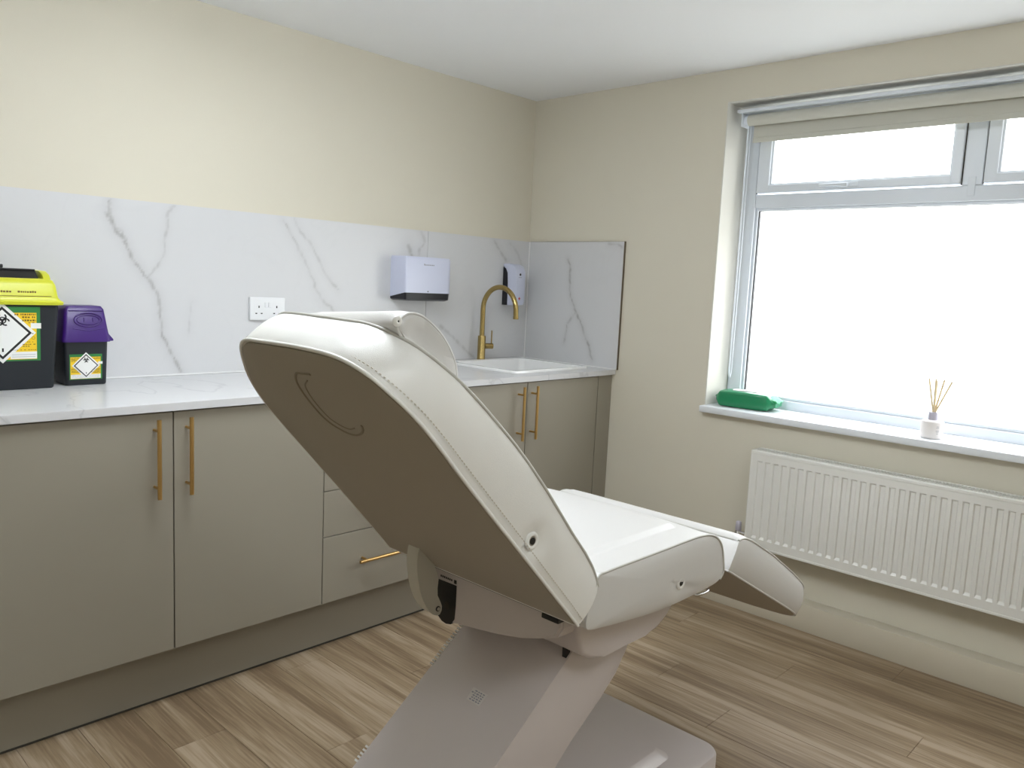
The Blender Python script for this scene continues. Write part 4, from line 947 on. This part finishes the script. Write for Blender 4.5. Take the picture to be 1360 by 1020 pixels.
# under-seat housing
bm = bmesh.new()
hp = [(-1.800, .633), (-1.794, .575), (-1.776, .534), (-1.745, .514), (-1.700, .507), (-1.615, .508), (-1.545, .507), (-1.496, .509), (-1.462, .534), (-1.425, .566), (-1.390, .604)]
prism(bm, hp, 'y', -1.838, -1.386, 0.010, 3); hs_ = finish(bm, 'seat_housing', PLAST, ch, smooth=40)
bm = bmesh.new()
lobeb = [(-1.835, .6405), (-1.838, .612), (-1.824, .588), (-1.778, .572), (-1.733, .557), (-1.661, .541), (-1.600, .531), (-1.542, .522), (-1.500, .510), (-1.478, .509), (-1.456, .516), (-1.448, .535), (-1.445, .6405)]
A = [bm.verts.new((-1.850, y, z)) for y, z in lobeb]; B = [bm.verts.new((-1.70, y, z + (.0 if z > .63 else -.004))) for y, z in lobeb]; n_ = len(lobeb)
bm.faces.new(A); bm.faces.new(B[::-1])
for i in range(n_): bm.faces.new((A[i], B[i], B[(i + 1) % n_], A[(i + 1) % n_]))
bmesh.ops.bevel(bm, geom=[e_ for e_ in bm.edges if all(v in A for v in e_.verts)], offset=0.006, segments=3, affect='EDGES')
lobe = finish(bm, 'rear_housing', PLAST, ch, smooth=35)
bm = bmesh.new(); sl = [(-1.4655, .6065), (-1.5285, .6085), (-1.5280, .560), (-1.5255, .528), (-1.515, .513), (-1.499, .509), (-1.484, .511), (-1.470, .520), (-1.464, .56)]
prism(bm, sl, 'x', -1.8513, -1.846); finish(bm, 'slot', BLACK, lobe)
bm = bmesh.new(); tube(bm, [(-1.8516, -1.500, .553), (-1.8525, -1.500, .553)], .009, 14); finish(bm, 'slot_bolt', CARC, lobe)
bm = bmesh.new()
for k in range(7): addbox(bm, (-1.8514, -1.478 - .006 * k, .6150), (-1.8508, -1.4745 - .006 * k, .6195))
addbox(bm, (-1.8514, -1.5285, .6120), (-1.8508, -1.5205, .6205))
tag(finish(bm, 'small_print', LABK, lobe), kind='stuff')
# dark strip standing for the shadow gap, black catch beneath the backrest edge
bm = bmesh.new(); addbox(bm, (-1.872, -1.845, .6415), (-1.835, -1.43, .6495), .0015); finish(bm, 'gap_shade_strip', CARC, ch)
bm = bmesh.new(); addbox(bm, (-1.880, -1.852, .6355), (-1.856, -1.808, .6455), .002); finish(bm, 'catch', BLACK, ch)
# curved pivot bracket
bm = bmesh.new()
br = [(-1.936, .716), (-1.9415, .700), (-1.944, .682), (-1.9435, .658), (-1.939, .633), (-1.933, .608), (-1.924, .585), (-1.913, .566), (-1.900, .550), (-1.890, .541), (-1.881, .537), (-1.872, .538), (-1.867, .546), (-1.867, .556), (-1.871, .566), (-1.881, .585), (-1.882, .602), (-1.880, .622), (-1.8845, .638), (-1.891, .652), (-1.900, .676)]
prism(bm, br, 'y', -1.500, -1.493); prism(bm, [(x + .0015, z + .001) for x, z in br[:11]] + [(x + .008, z + .006) for x, z in br[:11]][::-1], 'y', -1.4931, -1.462)
pb = finish(bm, 'pivot_bracket', BRACK, ch, smooth=40)
bm = bmesh.new(); tube(bm, [(-1.8795, -1.5004, .5535), (-1.8795, -1.502, .5535)], .0062, 16); finish(bm, 'pivot_pin', BLACK, pb)
bm = bmesh.new(); tube(bm, [(-1.8795, -1.5015, .5535), (-1.8795, -1.5035, .5535)], .0038, 14); finish(bm, 'pivot_cap', BRACK, pb)

# slanting column
cp = [(-1.675, .555), (-1.737, .508), (-1.958, .343), (-2.13, .2145), (-2.31, .080), (-1.99, .080), (-1.85, .195), (-1.763, .264), (-1.721, .297), (-1.624, .360), (-1.570, .402), (-1.535, .440), (-1.522, .462), (-1.521, .50), (-1.54, .555)]
bm = bmesh.new(); prism(bm, cp, 'y', -1.780, -1.478, 0.004, 2); colm = finish(bm, 'lift_column', PLAST, ch, smooth=40)
cdn = np.array([-.600, 0, .800]); cdd = np.array([-.801, 0, -.5985])
def CP(l, y, h): p = np.array([-1.737, 0, .508]) + cdd * l + cdn * h; return (p[0], y, p[2])
bm = bmesh.new(); vv = [bm.verts.new(CP(l, y, h)) for h in (.0003, .001) for l, y in ((.166, -1.662), (.166, -1.617), (.196, -1.620), (.196, -1.660))]
for f_ in ((0, 1, 2, 3), (4, 7, 6, 5), (0, 4, 5, 1), (1, 5, 6, 2), (2, 6, 7, 3), (3, 7, 4, 0)): bm.faces.new([vv[i] for i in f_])
stk = finish(bm, 'rating_sticker', STICK, colm)
bm = bmesh.new(); rr = random.Random(9)
for r0 in range(5):
    y = -1.656
    while y < -1.626:
        w_ = rr.uniform(.003, .007); l0 = .1695 + r0 * .0052; vv = [bm.verts.new(CP(l, yy_, h)) for h in (.0011, .0016) for l, yy_ in ((l0, y), (l0, y + w_), (l0 + .0026, y + w_), (l0 + .0026, y))]
        for f_ in ((0, 1, 2, 3), (4, 7, 6, 5), (0, 4, 5, 1), (1, 5, 6, 2), (2, 6, 7, 3), (3, 7, 4, 0)): bm.faces.new([vv[i] for i in f_])
        y += w_ + .003
tag(finish(bm, 'small_print', LABGREY, stk), kind='stuff')
bm = bmesh.new()
def teeth(l0, l1, y=-1.4705):
    l = l0
    while l < l1:
        P = [CP(l, y, -.001), CP(l + .0042, y, -.001), CP(l + .0042, y, .0022), CP(l, y, .0022)]; Q = [(p[0], p[1] - .010, p[2]) for p in P]
        A = [bm.verts.new(p) for p in P]; B = [bm.verts.new(p) for p in Q]; bm.faces.new(A); bm.faces.new(B[::-1])
        for i in range(4): bm.faces.new((A[i], B[i], B[(i + 1) % 4], A[(i + 1) % 4]))
        l += .0085
teeth(.035, .165); teeth(.385, .425)
tt = finish(bm, 'toothed_edge', SEATV, colm); tt['kind'] = 'stuff'
bm = bmesh.new(); addbox(bm, (-1.752, -1.776, .488), (-1.738, -1.764, .522), .001); finish(bm, 'stop_rod', BLACK, colm)
# base
bm = bmesh.new()
BX0, BX1, BY0, BY1 = -2.58, -1.157, -1.862, -1.368
loft(bm, [rr_ring(BX0 + .01, BX1 - .01, BY0 + .01, BY1 - .01, .004, .05, 8), rr_ring(BX0, BX1, BY0, BY1, .012, .055, 8), rr_ring(BX0, BX1, BY0, BY1, .072, .055, 8), rr_ring(BX0 + .003, BX1 - .003, BY0 + .003, BY1 - .003, .078, .053, 8), rr_ring(BX0 + .010, BX1 - .010, BY0 + .010, BY1 - .010, .0805, .048, 8)], True, True)
base = finish(bm, 'base_plate', PLAST, ch, smooth=35)
bm = bmesh.new(); loft(bm, [rr_ring(-2.45, -1.290, -1.785, -1.445, .0806, .03, 6), rr_ring(-2.43, -1.322, -1.760, -1.470, .103, .02, 6), rr_ring(-2.428, -1.324, -1.758, -1.472, .1035, .02, 6)], True, True); finish(bm, 'raised_cover', PLAST, base, smooth=35)
bm = bmesh.new(); prism(bm, [(-2.10, .0995), (-2.44, .0995), (-2.42, .20), (-2.36, .245), (-2.115, .245), (-2.085, .225)], 'y', -1.800, -1.450, .012, 3); finish(bm, 'column_shroud', PLAST, base, smooth=40)
bm = bmesh.new()
for x, y in ((-2.5, -1.80), (-2.5, -1.43), (-1.22, -1.80), (-1.22, -1.43)):
    bm = bmesh.new(); lathe(bm, [(.018, 0), (.02, .001), (.02, .006)], (x, y, .0003), 16); finish(bm, 'foot', BLACK, base)
